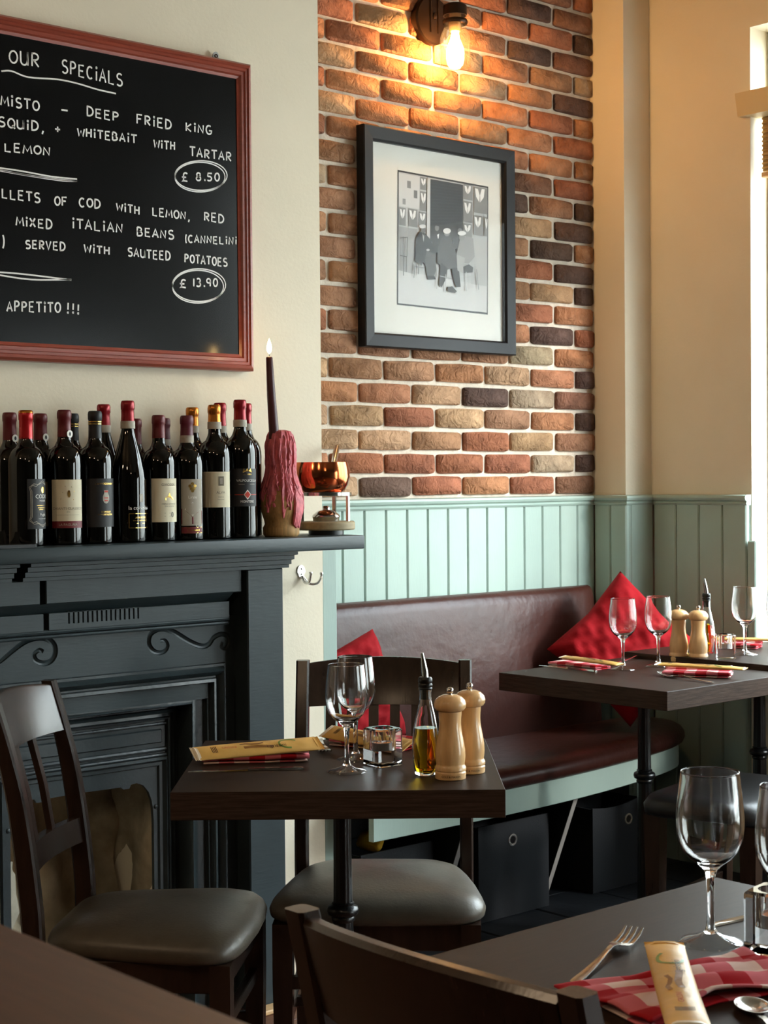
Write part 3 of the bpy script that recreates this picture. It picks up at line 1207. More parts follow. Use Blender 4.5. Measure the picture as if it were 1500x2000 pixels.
def ribbon(g, pts, w, y=YBB-0.0012):
    P = [Vector((p.x, p.z)) for p in pts]
    L_, R_ = [], []
    for i, p in enumerate(P):
        d = P[min(i+1, len(P)-1)]-P[max(i-1, 0)]
        if d.length < 1e-7:
            d = Vector((1, 0))
        d.normalize()
        n = Vector((-d.y, d.x))*w/2
        L_.append(g.bm.verts.new((p.x+n.x, y, p.y+n.y)))
        R_.append(g.bm.verts.new((p.x-n.x, y, p.y-n.y)))
    for i in range(len(P)-1):
        g.bm.faces.new((L_[i], L_[i+1], R_[i+1], R_[i]))


def hand(g, s, x0, y0, x1, y1, h, w=0.0039):
    """write s between two baseline pixels with capitals h pixels tall"""
    adv = [{'I': .55, '!': .6, '.': .5, ',': .5, '1': .6, '(': .6, 'M': 1.15, 'W': 1.15}.get(c, 1.0) for c in s]
    tot = sum(adv)
    acc = 0.0
    for i, ch in enumerate(s):
        u = acc/tot
        acc += adv[i]
        bx, by = x0+(x1-x0)*u, y0+(y1-y0)*u
        cw = (x1-x0)/tot*0.8*max(1, adv[i])
        sl = (y1-y0)/max(1, (x1-x0))
        jy = rnd.uniform(-0.6, 0.6)
        k = rnd.uniform(0.95, 1.05)
        narrow = 0.7 if ch in 'I,.!1(' else 1
        for st in S[ch]:
            ribbon(g, [at(bx+cw*narrow*px, by+cw*px*sl+jy-h*k*py, 1, YBB) for px, py in st], w)


LINES = [
    [('OUR', 17, 122, 82, 133, 25), ('SPECIALS', 120, 141, 243, 170, 24)],
    [('MISTO', 1, 205, 80, 218, 19), ('-', 118, 223, 136, 225, 16), ('DEEP', 169, 226, 236, 238, 17), ('FRIED', 266, 241, 338, 254, 18), ('KING', 362, 255, 417, 264, 16)],
    [('SQUID,', -4, 247, 88, 257, 18), ('+', 106, 258, 121, 260, 13), ('WHITEBAIT', 151, 265, 270, 281, 16), ('WITH', 300, 288, 344, 294, 15), ('TARTAR', 370, 304, 455, 316, 17)],
    [('LEMON', 8, 296, 102, 304, 16)],
    [('£', 354, 354, 370, 355, 16), ('8.50', 382, 352, 432, 354, 15)],
    [('ILLETS', -6, 385, 82, 397, 18), ('OF', 106, 400, 134, 402, 17), ('COD', 154, 403, 199, 407, 17), ('WITH', 227, 411, 275, 420, 15), ('LEMON,', 297, 421, 372, 430, 15), ('RED', 398, 430, 440, 436, 16)],
    [('MIXED', 31, 440, 105, 448, 17), ('ITALIAN', 140, 446, 243, 455, 18), ('BEANS', 267, 460, 343, 468, 16), ('(CANNELINI', 360, 473, 465, 478, 14)],
    [(')', 1, 482, 14, 484, 22), ('SERVED', 49, 485, 130, 490, 16), ('WITH', 164, 492, 217, 498, 15), ('SAUTEED', 249, 500, 335, 509, 16), ('POTATOES', 360, 512, 446, 521, 16)],
    [('£', 350, 562, 367, 563, 16), ('13.90', 375, 559, 428, 560, 15)],
    [('APPETITO', 13, 608, 121, 611, 19), ('!!!', 128, 608, 158, 611, 16)],
]
for ln in LINES:
    g = G()
    for a in ln:
        hand(g, *a)
    tag(g.build('chalk_lettering', CHALK, board, 0), kind='stuff')


def zp(pts):
    return smooth_path([at(x, y, 1, YBB) for x, y in pts], 4)


g = G()
ribbon(g, zp([(2, 139), (22, 139), (55, 151), (110, 155), (150, 163), (190, 175), (226, 183)]), 0.0036)
ribbon(g, zp([(-10, 327), (40, 334), (100, 345), (150, 350)]), 0.0036)
ribbon(g, zp([(-10, 332), (60, 344), (120, 353), (150, 354)]), 0.0036)
ribbon(g, zp([(150, 354), (110, 350), (40, 340), (-10, 330)]), 0.003)
ribbon(g, zp([(-10, 531), (50, 536), (139, 547)]), 0.0036)
ribbon(g, zp([(-10, 536), (60, 546), (139, 546)]), 0.0036)
for cx, cy, rx, ry in ((392, 343, 51, 29), (388, 557, 52, 32)):
    for k in range(2):
        ribbon(g, [at(cx+rx*(1-0.04*k)*math.cos(a)-2*k, cy+ry*math.sin(a)+3*k, 1, YBB) for a in [2*PI*i/36+1 for i in range(37)]], 0.003)
tag(g.build('chalk_rules', CHALK, board, 0), kind='stuff')

# ================================================================== FRAMED PHOTOGRAPH
YP = YB-0.052
c = [at(719, 241, 1, YP), at(1008, 296, 1, YP), at(1008, 695, 1, YP), at(719, 675, 1, YP)]
px0, px1 = (c[0].x+c[3].x)/2-0.012, (c[1].x+c[2].x)/2
pz0, pz1 = (c[2].z+c[3].z)/2, (c[0].z+c[1].z)/2
t = thing('framed_photograph', 'black framed black and white photograph hanging on the brick wall', 'picture', ((px0+px1)/2, YB-0.02, pz0))
ci = [at(738, 265, 1, YP+0.006), at(989, 318, 1, YP+0.006), at(989, 670, 1, YP+0.006), at(738, 647, 1, YP+0.006)]
fwx0, fwx1 = (ci[0].x+ci[3].x)/2-px0, px1-(ci[1].x+ci[2].x)/2
fwz0, fwz1 = (ci[2].z+ci[3].z)/2-pz0, pz1-(ci[0].z+ci[1].z)/2
fw = (fwx0+fwx1+fwz0+fwz1)/4
sec = [(0, YB-0.016), (0, YP+0.003), (0.003, YP), (fw-0.006, YP+0.004), (fw, YP+0.010), (fw, YB-0.018)]
cs = [(px0, pz0, 1, 1), (px1, pz0, -1, 1), (px1, pz1, -1, -1), (px0, pz1, 1, -1)]
for i in range(4):
    a, b = cs[i], cs[(i+1) % 4]
    g = G()
    g.loft([[(q[0]+q[2]*d, y, q[1]+q[3]*d) for d, y in sec] for q in (a, b)])
    g.build('frame_rail', BLKWOOD, t, 0)
YM = YB-0.030
g = G()
g.box(px0+fw-0.004, px1-fw+0.004, YM, YB-0.02, pz0+fw-0.004, pz1-fw+0.004)
mount = g.build('mount_card', MATW, t, 0)
g = G()
g.poly([(px0+fw, YP+0.010, pz0+fw), (px1-fw, YP+0.010, pz0+fw), (px1-fw, YP+0.010, pz1-fw), (px0+fw, YP+0.010, pz1-fw)])
g.build('glass', PICPANE, t, 0)


def ptone(polys, name, parent):
    g = G()
    lay = []
    for k, (tone, pts) in enumerate(polys):
        y = YM-0.0006-0.00006*k
        f = g.poly([(lambda P: (P.x, y, P.z))(at(700+x/4.08, 220+yy/4.08, 1, YM)) for x, yy in pts])
        lay.append(tone)
    me = bpy.data.meshes.new(name)
    g.bm.to_mesh(me)
    g.bm.free()
    a = me.attributes.new('tone', 'FLOAT_COLOR', 'FACE')
    for i, tn in enumerate(lay):
        v = tn**2.6
        a.data[i].color = (v, v, v*0.98, 1)
    me.materials.append(PRINT)
    o = bpy.data.objects.new(name, me)
    COL.objects.link(o)
    o.parent = parent
    return o


def rc(a, b, x0, y0, x1, y1):
    s = 0.17
    return (a, [(x0, y0), (x1, y0+s*(x1-x0)), (x1, y1+s*(x1-x0)*b), (x0, y1)])


def el(tone, cx, cy, rx, ry, n=12):
    return (tone, [(cx+rx*math.cos(2*PI*i/n), cy+ry*math.sin(2*PI*i/n)) for i in range(n)])


def ln_(tone, x0, y0, x1, y1, w=6):
    dx, dy = x1-x0, y1-y0
    k = w/2/math.hypot(dx, dy)
    return (tone, [(x0-dy*k, y0+dx*k), (x1-dy*k, y1+dx*k), (x1+dy*k, y1-dx*k), (x0+dy*k, y0-dx*k)])


def tulip(x, y, w, h):
    return [(.86, [(x, y), (x+w*.3, y+h*.05), (x+w*.48, y+h*.5), (x+w*.45, y+h), (x+w*.12, y+h*.6)]),
            (.86, [(x+w, y+h*.08), (x+w*.7, y+h*.05), (x+w*.52, y+h*.5), (x+w*.55, y+h), (x+w*.9, y+h*.65)])]


PX = [(.03, [(312, 456), (1034, 590), (1030, 1610), (306, 1530)]),
      (.70, [(320, 472), (1026, 602), (1022, 1594), (316, 1518)]),
      (.74, [(318, 1255), (1024, 1380), (1022, 1594), (316, 1518)]),
      (.60, [(319, 905), (470, 930), (450, 1290), (318, 1255)]),
      (.66, [(890, 975), (1025, 990), (1024, 1385), (895, 1365)]),
      (.76, [(320, 482), (485, 512), (485, 770), (320, 742)]),
      rc(.5, 1, 387, 542, 416, 600), rc(.45, 1, 440, 618, 468, 680), rc(.55, 1, 350, 684, 374, 730)]
for x0, y0, x1, y1 in ((490, 510, 540, 612), (488, 625, 542, 780), (478, 787, 538, 900), (321, 752, 375, 895), (395, 762, 468, 905), (834, 568, 906, 690), (832, 702, 904, 868), (832, 880, 902, 985), (916, 588, 1024, 795), (913, 815, 986, 975), (997, 828, 1023, 985)):
    PX.append(rc(.5, 1, x0, y0, x1, y1))
    PX += tulip(x0+8, y0+15, (x1-x0)*.72, (y1-y0)*.55)
PX += [(.13, [(568, 530), (828, 576), (826, 882), (566, 918)]), (.24, [(566, 905), (826, 870), (826, 1010), (566, 1030)]),
       (.74, [(544, 524), (568, 530), (565, 1010), (538, 985)])]
for i in range(14):
    PX.append(ln_(.2, 570, 560+26*i, 826, 600+22*i, 4))
PX += [(.2, [(575, 960), (655, 955), (660, 1110), (585, 1120)]), (.85, [(620, 975), (636, 965), (632, 1005), (626, 1005)]), el(.5, 619, 920, 17, 26), (.15, [(596, 905), (612, 882), (638, 892), (636, 906), (612, 902)]),
       (.3, [(745, 1000), (830, 970), (830, 1070), (750, 1090)]), (.18, [(770, 930), (780, 890), (815, 888), (826, 928)]), el(.45, 800, 945, 18, 24),
       (.12, [(482, 948), (525, 965), (566, 1012), (608, 1120), (604, 1240), (560, 1260), (505, 1190), (495, 1222), (444, 1182), (450, 1000)]),
       (.32, [(535, 1105), (605, 1125), (612, 1255), (585, 1330), (545, 1325), (520, 1180)]), (.14, [(545, 1300), (600, 1305), (608, 1330), (548, 1332)]),
       (.7, [(500, 965), (516, 985), (512, 1035)]), el(.4, 508, 936, 20, 28), el(.78, 503, 908, 28, 16), el(.7, 546, 1095, 14, 10),
       (.3, [(652, 1000), (690, 985), (728, 995), (748, 1055), (782, 1150), (792, 1232), (700, 1252), (618, 1200), (624, 1080)]),
       el(.5, 697, 965, 24, 22), el(.82, 697, 944, 31, 23),
       (.14, [(648, 1195), (700, 1240), (692, 1320), (655, 1392), (632, 1375)]), (.14, [(735, 1240), (792, 1235), (806, 1390), (770, 1392), (745, 1310)]), (.12, [(700, 1390), (740, 1385), (776, 1425), (760, 1440), (702, 1425)]),
       (.55, [(800, 1010), (860, 985), (905, 1005), (918, 1150), (870, 1205), (800, 1195), (772, 1130)]), (.62, [(772, 1130), (840, 1160), (825, 1280), (780, 1260)]),
       el(.52, 815, 992, 24, 32), el(.82, 815, 963, 34, 18), (.14, [(826, 1230), (870, 1210), (905, 1235), (900, 1275), (830, 1280)])]
for a in ((.62, 627, 1255, 614, 1405), (.62, 686, 1290, 683, 1438), (.66, 850, 1270, 850, 1425), (.5, 932, 1250, 948, 1412), (.66, 850, 1315, 935, 1300), (.45, 440, 1180, 432, 1318), (.3, 470, 1200, 468, 1288), (.5, 440, 1228, 520, 1240), (.62, 625, 1300, 735, 1325),
          (.35, 380, 995, 376, 1150), (.35, 346, 990, 344, 1150), (.3, 322, 1140, 376, 1150), (.3, 345, 1150, 348, 1300), (.3, 372, 1150, 370, 1272), (.35, 320, 1000, 382, 995)):
    PX.append(ln_(*a))
ptone(PX, 'print', mount)

# ================================================================== WALL SCONCE
J = at(889, 85, 1, YB-0.125)       # middle of the jar
t = thing('wall_sconce', 'lit bronze wall lamp with a clear jar shade above the framed photograph', 'lamp', (J.x, YB-0.01, J.z+0.05))
D = at(846, 40, 1, YB-0.03)
g = G()
g.lathe([(0, 0), (0.071, 0), (0.075, 0.004), (0.075, 0.026), (0.070, 0.032), (0, 0.032)], 36)
for v in g.bm.verts:
    v.co = Vector((D.x+v.co.x, YB-0.004-v.co.z, D.z+v.co.y))
g.build('back_plate', BRONZE, t)
g = G()
for dx in (-0.016, 0.016):
    g.tube([(D.x+dx, YB-0.038, D.z-0.04), (D.x+dx, YB-0.04, D.z+0.075), (D.x+dx*0.9+0.02*(J.x-D.x)/0.1, YB-0.055, D.z+0.095), (J.x+dx*0.7, YB-0.125, D.z+0.095)], 0.0035, 6)
g._ball((D.x, YB-0.039, D.z+0.012), 0.008, 10, 5, (1, 0.6, 1.3))
g.build('arm', BRONZE, t)
g = G()
zt_ = J.z+0.084
g.lathe([(0, 0.035), (0.03, 0.035), (0.036, 0.03), (0.037, 0.0), (0.034, 0.0), (0.033, 0.025), (0, 0.025)], 32, (J.x, YB-0.125, zt_))
g.lathe([(0.0365, -0.026), (0.039, -0.022), (0.039, -0.016), (0.0365, -0.012)], 32, (J.x, YB-0.125, zt_), cap=False)
g.build('lid_collar', BRONZE, t)
g = G()
g.lathe([(0.012, 0.0), (0.019, -0.002), (0.02, -0.064), (0.016, -0.072), (0.0, -0.072)], 20, (J.x, YB-0.125, zt_+0.024))
g.build('lamp_socket', BRASS, t)
g = G()
JR = 0.0465
g.lathe([(0.033, 0.0), (0.0345, -0.014), (0.0335, -0.034), (0.04, -0.048), (JR, -0.064), (JR, -0.151), (JR+0.001, -0.155), (JR-0.0015, -0.155), (JR-0.002, -0.150), (JR-0.002, -0.065), (0.038, -0.049), (0.0315, -0.035)], 40, (J.x, YB-0.125, zt_), cap=False)
g.build('jar_shade', JAR, t)
g = G()
g.lathe([(0, -0.148), (0.014, -0.144), (0.024, -0.133), (0.0275, -0.116), (0.026, -0.100), (0.018, -0.080), (0.0115, -0.062), (0.0105, -0.044), (0, -0.044)], 20, (J.x, YB-0.125, zt_))
g.build('bulb', BULB, t)

# ================================================================== BOTTLES ON THE MANTEL SHELF
YF1, YF2 = 3.178, 3.266       # front and back rows
RB = 0.0392
VIEW = lambda P: math.atan2(-P[1], -P[0])


def bottle_profile(h, kind):
    k = h/0.30
    if kind == 'slope':
        return [(0, 0.003), (0.030, 0.0), (RB*1.03, 0.004), (RB*1.05, 0.012), (RB*1.05, 0.135*k), (RB*1.0, 0.152*k), (RB*0.86, 0.175*k), (RB*0.66, 0.2*k), (RB*0.49, 0.222*k), (0.0148, 0.24*k), (0.0138, h-0.022), (0.0138, h-0.021), (0.0138, h-0.004), (0.012, h), (0, h)]
    dome = [(0.0172+(RB-0.0172)*math.cos(math.radians(q)), (0.181+0.041*math.sin(math.radians(q)))*k) for q in (0, 15, 30, 45, 58, 68, 76)]
    return [(0, 0.003), (0.030, 0.0), (RB*0.985, 0.004), (RB, 0.012)]+dome+[(0.0192, 0.2265*k), (0.0168, 0.232*k), (0.0152, 0.239*k), (0.0138, h-0.022), (0.0138, h-0.004), (0.012, h), (0, h)]


def wine_bottle(px, py, y, ztop_px, kind, label, cap, cap_len, band=None, ring=None, seal=False, tip=None):
    P = at(px, py, 1, y)
    P.z = ZSH
    h = at(px-2, ztop_px, 1, y).z-ZSH
    t = thing('wine_bottle', label, 'bottle', P, 0, 'wine bottles along the mantel shelf')
    g = G()
    g.lathe(bottle_profile(h, kind), 36)
    body = L(g, 'glass_body', WINEGL, t, 50)
    g = G()
    z0 = h-cap_len
    wid = 0.0150 if kind != 'slope' else 0.0152
    g.lathe([(wid+0.0004, z0), (0.0147, z0+cap_len*0.4), (0.0147, h-0.019), (0.0158, h-0.0175), (0.0160, h-0.006), (0.0150, h-0.001), (0.0130, h+0.0015), (0, h+0.0015)], 28, cap=False)
    cp = L(g, 'capsule', cap, t, 40)
    if tip:
        g = G()
        g.lathe([(0.0163, h-0.003), (0.0155, h+0.001), (0.013, h+0.003), (0, h+0.003)], 28, cap=False)
        L(g, 'capsule_tip', tip, cp, 40)
        g = G()
        g.lathe([(wid+0.0009, z0-0.001), (wid+0.0008, z0+0.004)], 28, cap=False)
        L(g, 'foil_band', tip, cp, 40)
    if ring:
        g = G()
        for zr in ring[1]:
            g.lathe([(0.0153, h-zr-ring[2]), (0.0153, h-zr)], 28, cap=False)
        L(g, 'foil_band', ring[0], cp, 40)
    if band:
        g = G()
        g.lathe([(wid+0.0016, z0-0.016), (wid+0.0012, z0+0.001)], 28, cap=False)
        L(g, 'duty_seal', SEALP, t, 40)
    if seal:
        a = VIEW(P)+0.75
        g = G()
        c = Vector((0.0168*math.cos(a), 0.0168*math.sin(a), z0+0.006))
        g.lathe([(0, 0), (0.0085, 0), (0.0085, 0.001), (0, 0.001)], 16)
        q = Vector((math.cos(a), math.sin(a), 0)).to_track_quat('Z', 'Y').to_matrix().to_4x4()
        g.xf(g.bm.verts[:], Matrix.Translation(c) @ q)
        s = L(g, 'round_seal', WHITEINK, t, 40)
        g = G()
        g.lathe([(0, 0), (0.0045, 0), (0.0045, 0.0014), (0, 0.0014)], 10)
        for v in g.bm.verts:
            v.co.x *= 0.7
        g.xf(g.bm.verts[:], Matrix.Translation(c) @ q)
        L(g, 'bird_mark', BLKLAB, s, 40)
    return t, P, h


def wrap(P, off, z, r=RB+0.0006):
    """maps flat label coordinates onto the bottle's side; off = angle from the sight line"""
    a0 = VIEW(P)+off
    return lambda x, y: Vector((r*math.cos(a0+x/r), r*math.sin(a0+x/r), z+y))


def patch(parent, f, x0, x1, y0, y1, mat, name='label', n=14):
    g = G()
    g.grid(n, 1, lambda u, v: f(x0+(x1-x0)*u, y0+(y1-y0)*v))
    return L(g, name, mat, parent, 60)


def words(parent, rows, f, mat, name='lettering'):
    g = G()
    for s, size, x, y in rows:
        g.text(s, size, lambda a, b: f(x+a, y+b))
    return tag(L(g, name, mat, parent, 0), kind='stuff')


def curve_on(parent, f, strokes, w, mat, name):
    g = G()
    for st in strokes:
        pts = [Vector(p) for p in st]
        Lr, Rr = [], []
        for i, p in enumerate(pts):
            d = pts[min(i+1, len(pts)-1)]-pts[max(i-1, 0)]
            d.normalize()
            n = Vector((-d.y, d.x))*w/2
            Lr.append(g.bm.verts.new(f(p.x+n.x, p.y+n.y)))
            Rr.append(g.bm.verts.new(f(p.x-n.x, p.y-n.y)))
        for i in range(len(pts)-1):
            g.bm.faces.new((Lr[i], Lr[i+1], Rr[i+1], Rr[i]))
    return L(g, name, mat, parent, 0)


def shape_on(parent, f, polys, mat, name):
    g = G()
    for p in polys:
        g.poly([f(x, y) for x, y in p])
    return L(g, name, mat, parent, 0)


def ell(cx, cy, rx, ry, n=14):
    return [(cx+rx*math.cos(2*PI*i/n), cy+ry*math.sin(2*PI*i/n)) for i in range(n)]


# ---- back row first
wine_bottle(19, 850, YF2, 807, 'b', 'wine bottle with a dark red capsule and round seal, leftmost of the back row', CAPDRED, 0.062, seal=True)
_bk, _P, _h = wine_bottle(79, 850, YF2, 809, 'b', 'dark red capped wine bottle with a round seal, second in the back row', CAPDRED, 0.058, seal=True)
wine_bottle(141, 850, YF2, 809, 'b', 'back-row wine bottle with a black gold-banded capsule', CAPBLK, 0.064, ring=(GOLDINK, (0.022, 0.027), 0.0018))
wine_bottle(203, 850, YF2, 791, 'slope', 'sloping wine bottle with a red capsule behind the black-capped bottle', CAPRED, 0.048, band=True)
wine_bottle(264, 850, YF2, 819, 'b', 'short back-row wine bottle with a pale band near the top of its dark red capsule', CAPDRED, 0.06, ring=(SEALP, (0.004,), 0.011))
wine_bottle(320, 850, YF2, 818, 'b', 'short back-row wine bottle with a burgundy capsule over a duty seal', CAPBUR, 0.05, band=True)
wine_bottle(376, 850, YF2, 797, 'b', 'back-row wine bottle with a copper-gold capsule', CAPGOLD, 0.044, band=True)
wine_bottle(430, 850, YF2, 788, 'b', 'red-capped wine bottle behind the copper-gold capped front bottle', CAPRED, 0.056, band=True)
wine_bottle(480, 850, YF2, 789, 'b', 'red-capped wine bottle in the back row nearest the wax-covered candle bottle', CAPRED, 0.05, band=True)

# ---- front row with readable labels
t, P, h = wine_bottle(52, 950, YF1, 804, 'b', 'wine bottle with a bright red capsule and a black scroll-framed label', CAPBRIGHT, 0.066, tip=CAPGOLD)
f = wrap(P, 0.98, 0.092)
lab = patch(t, f, -0.038, 0.038, -0.054, 0.054, BLKLAB)
f2 = wrap(P, 0.98, 0.092, RB+0.0012)
words(lab, [('CODICI', 0.0125, 0.001, 0.012), ('MASSERIE', 0.0052, 0.001, 0.005), ('Puglia', 0.0085, 0.001, -0.026), ('Indicazione Geografica', 0.003, 0.001, -0.033)], f2, WHITEINK)
words(lab, [('selezionato e imbottigliato', 0.0032, 0, -0.004), ('all\'origine dalla cantina', 0.0032, 0, -0.009), ('prodotto in Italia', 0.0032, 0, -0.013)], f2, GOLDINK)
shape_on(lab, f2, [ell(0.001, 0.030, 0.0055, 0.007)], GOLDINK, 'emblem')
sw = []
for s in (1, -1):
    sw += [[(-0.028, 0.0), (-0.0285, 0.028*s), (-0.032, 0.034*s), (-0.027, 0.04*s), (-0.018, 0.038*s), (-0.008, 0.046*s), (0, 0.05*s), (0.008, 0.046*s), (0.018, 0.038*s), (0.027, 0.04*s), (0.032, 0.034*s), (0.0285, 0.028*s), (0.028, 0)],
           [(-0.031, 0.0), (-0.0315, 0.027*s), (-0.0345, 0.036*s), (-0.024, 0.0435*s), (-0.012, 0.042*s), (0, 0.0465*s), (0.012, 0.042*s), (0.024, 0.0435*s)]]
curve_on(lab, f2, sw, 0.0011, SEALP, 'scroll_border')
sb = patch(_bk, wrap(_P, 0.2, 0.09), -0.03, 0.03, -0.05, 0.05, CREAMLAB)

t, P, h = wine_bottle(127, 950, YF1, 802, 'b', 'wine bottle with a cream label above a maroon band', CAPDRED, 0.058, seal=True)
f = wrap(P, 0.16, 0.092)
f2 = wrap(P, 0.16, 0.092, RB+0.0012)
lab = patch(t, f, -0.038, 0.038, -0.039, 0.052, CREAMLAB)
bnd = patch(t, f, -0.038, 0.038, -0.054, -0.039, MAROONLAB, 'label_band')
words(lab, [('CHIANTI CLASSICO', 0.0082, 0, -0.014), ('2016', 0.0038, 0, -0.02), ('Denominazione di Origine Controllata e Garantita', 0.0026, 0, -0.026)], f2, GREYINK)
words(bnd, [('LA PAGLIAIA', 0.0075, 0, -0.049)], f2, SEALP)
shape_on(lab, f2, [ell(0.002, 0.021, 0.0035, 0.008), ell(-0.012, 0.024, 0.0008, 0.0008, 6), ell(0.014, 0.026, 0.0008, 0.0008, 6), ell(-0.006, 0.038, 0.0008, 0.0008, 6), ell(0.008, 0.036, 0.0008, 0.0008, 6), ell(-0.016, 0.01, 0.0008, 0.0008, 6), ell(0.012, 0.008, 0.0008, 0.0008, 6)], GOLDINK, 'emblem')

t, P, h = wine_bottle(187, 950, YF1, 804, 'b', 'wine bottle with a black gold-banded capsule and a black label with a gold crest', CAPBLK, 0.064, ring=(GOLDINK, (0.022, 0.027), 0.0018))
f = wrap(P, 0.6, 0.092)
f2 = wrap(P, 0.6, 0.092, RB+0.0012)
lab = patch(t, f, -0.045, 0.032, -0.054, 0.054, BLKLAB)
words(lab, [('CAMPOGIOVANNI', 0.0062, 0, 0.040), ('BRUNELLO', 0.0052, 0, -0.022), ('DI MONTALCINO', 0.0052, 0, -0.028)], f2, GOLDINK)
crest = [(-0.006, 0.028), (0.006, 0.028), (0.005, 0.022), (0.0085, 0.014), (0.0085, 0.006), (0.005, 0.0), (0, -0.002), (-0.005, 0.0), (-0.0085, 0.006), (-0.0085, 0.014), (-0.005, 0.022)]
cr_ = shape_on(lab, f2, [crest], SEALP, 'emblem')
shape_on(cr_, wrap(P, 0.6, 0.092, RB+0.0016), [[(-0.005, 0.012), (0.005, 0.012), (0.005, 0.0095), (-0.005, 0.0095)], [(-0.005, 0.006), (0.005, 0.006), (0.004, 0.0035), (-0.004, 0.0035)], [(-0.005, 0.027), (0.005, 0.027), (0.004, 0.023), (-0.004, 0.023)]], INKRED, 'emblem_bars')

t, P, h = wine_bottle(251, 950, YF1, 784, 'slope', 'sloping wine bottle with a red capsule and white lettering over a gold-lined box', CAPRED, 0.046, band=True)
R2 = RB*1.05
f2 = wrap(P, 0.72, 0.07, R2+0.0012)
words(t, [('la colombaia', 0.0125, 0, 0.005)], f2, WHITEINK)
words(t, [('AMARONE', 0.0066, 0, -0.015), ('DELLA VALPOLICELLA', 0.0042, 0, -0.021)], f2, GOLDINK)
curve_on(t, f2, [[(-0.03, -0.004), (-0.015, -0.004), (0, -0.004), (0.015, -0.004), (0.03, -0.004)], [(-0.03, -0.036), (-0.015, -0.036), (0, -0.036), (0.015, -0.036), (0.03, -0.036)], [(-0.03, -0.0045), (-0.03, -0.0355)], [(0.03, -0.0045), (0.03, -0.0355)], [(-0.012, -0.026), (0.012, -0.026)]], 0.0013, GOLDINK, 'gold_box')
shape_on(t, f2, [[(-0.004, 0.04), (0.006, 0.04), (0.006, 0.022), (-0.004, 0.022)]], SEALP, 'emblem')

t, P, h = wine_bottle(311, 950, YF1, 812, 'b', 'wine bottle with a dark red gold-ringed capsule and a tall cream label', CAPDRED, 0.052, ring=(SEALP, (0.005,), 0.010))
f = wrap(P, 0.62, 0.095)
f2 = wrap(P, 0.62, 0.095, RB+0.0012)
lab = patch(t, f, -0.043, 0.030, -0.05, 0.05, CREAMLAB)
words(lab, [('GIACOSA', 0.0085, -0.002, 0.033), ('NERO D\'AVOLA', 0.0055, 0, -0.010), ('TERRE SICILIANE', 0.0036, 0, -0.015)], f2, GREYINK)
shape_on(lab, f2, [[(-0.011, 0.0), (-0.011, 0.006), (-0.004, 0.009), (0.0, 0.018), (0.004, 0.009), (0.011, 0.006), (0.011, 0.0)]], GOLDINK, 'emblem')
shape_on(lab, f2, [ell(0.008, -0.033, 0.0045, 0.0065)], GREYINK, 'number_disc')
words(lab, [('1', 0.009, 0.008, -0.036)], wrap(P, 0.62, 0.095, RB+0.0018), CREAMLAB, 'numeral')
curve_on(lab, f2, [[(-0.014, -0.0295), (0.003, -0.0295)], [(-0.014, -0.0365), (0.003, -0.0365)]], 0.0007, GREYINK, 'label_rule')

t, P, h = wine_bottle(366, 950, YF1, 813, 'b', 'wine bottle with a burgundy capsule and a grey label with a white diamond', CAPBUR, 0.046, band=True)
f = wrap(P, 0.3, 0.085)
f2 = wrap(P, 0.3, 0.085, RB+0.0012)
f3 = wrap(P, 0.3, 0.085, RB+0.0018)
lab = patch(t, f, -0.027, 0.027, -0.05, 0.058, GREYLAB)
shape_on(lab, f2, [[(-0.027, -0.046), (0, -0.046), (0.027, -0.046), (0.027, -0.015), (0.012, -0.019), (0, -0.031), (-0.012, -0.019), (-0.027, -0.010)]], MAROONLAB, 'label_band')
dm = shape_on(lab, f2, [[(-0.019, -0.012), (0.0, -0.027), (0.019, -0.012), (0.0, 0.005)]], WHITEINK, 'diamond')
shape_on(lab, f2, [ell(0, 0.047, 0.004, 0.004, 8), ell(-0.006, 0.042, 0.004, 0.004, 8), ell(0.006, 0.042, 0.004, 0.004, 8), ell(-0.003, 0.036, 0.004, 0.004, 8), ell(0.003, 0.036, 0.004, 0.004, 8), ell(0, 0.031, 0.004, 0.004, 8)], GOLDINK, 'grape_emblem')
words(lab, [('Lirale', 0.0095, 0, 0.013)], f2, WHITEINK)
bn2 = patch(t, f, -0.027, 0.027, -0.068, -0.053, MAROONLAB, 'label_band')
words(bn2, [('UGGIANO', 0.0068, 0.002, -0.063)], f2, GOLDINK)
curve_on(bn2, f2, [[(-0.026, -0.054), (-0.01, -0.054), (0.01, -0.054), (0.026, -0.054)], [(-0.026, -0.067), (-0.01, -0.067), (0.01, -0.067), (0.026, -0.067)]], 0.001, GOLDINK, 'label_rule')

t, P, h = wine_bottle(420, 950, YF1, 792, 'b', 'front-row wine bottle with a copper-gold capsule and a plain cream label', CAPGOLD, 0.040, band=True)
f = wrap(P, 0.2, 0.118)
f2 = wrap(P, 0.2, 0.118, RB+0.0012)
lab = patch(t, f, -0.040, 0.034, -0.042, 0.042, CREAMLAB)
shape_on(lab, f2, [[(0.0, 0.031), (0.014, 0.031), (0.014, 0.009), (0.0, 0.009)]], GREYINK, 'emblem')
shape_on(lab, wrap(P, 0.2, 0.118, RB+0.0018), [[(0.0035, 0.027), (0.0105, 0.027), (0.0105, 0.013), (0.0035, 0.013)]], SEALP, 'emblem_core')
words(lab, [('ALVA', 0.009, 0.006, -0.010), ('TERRE DI', 0.0036, 0.006, -0.019), ('TOSCANA', 0.0036, 0.006, -0.025)], f2, GREYINK)

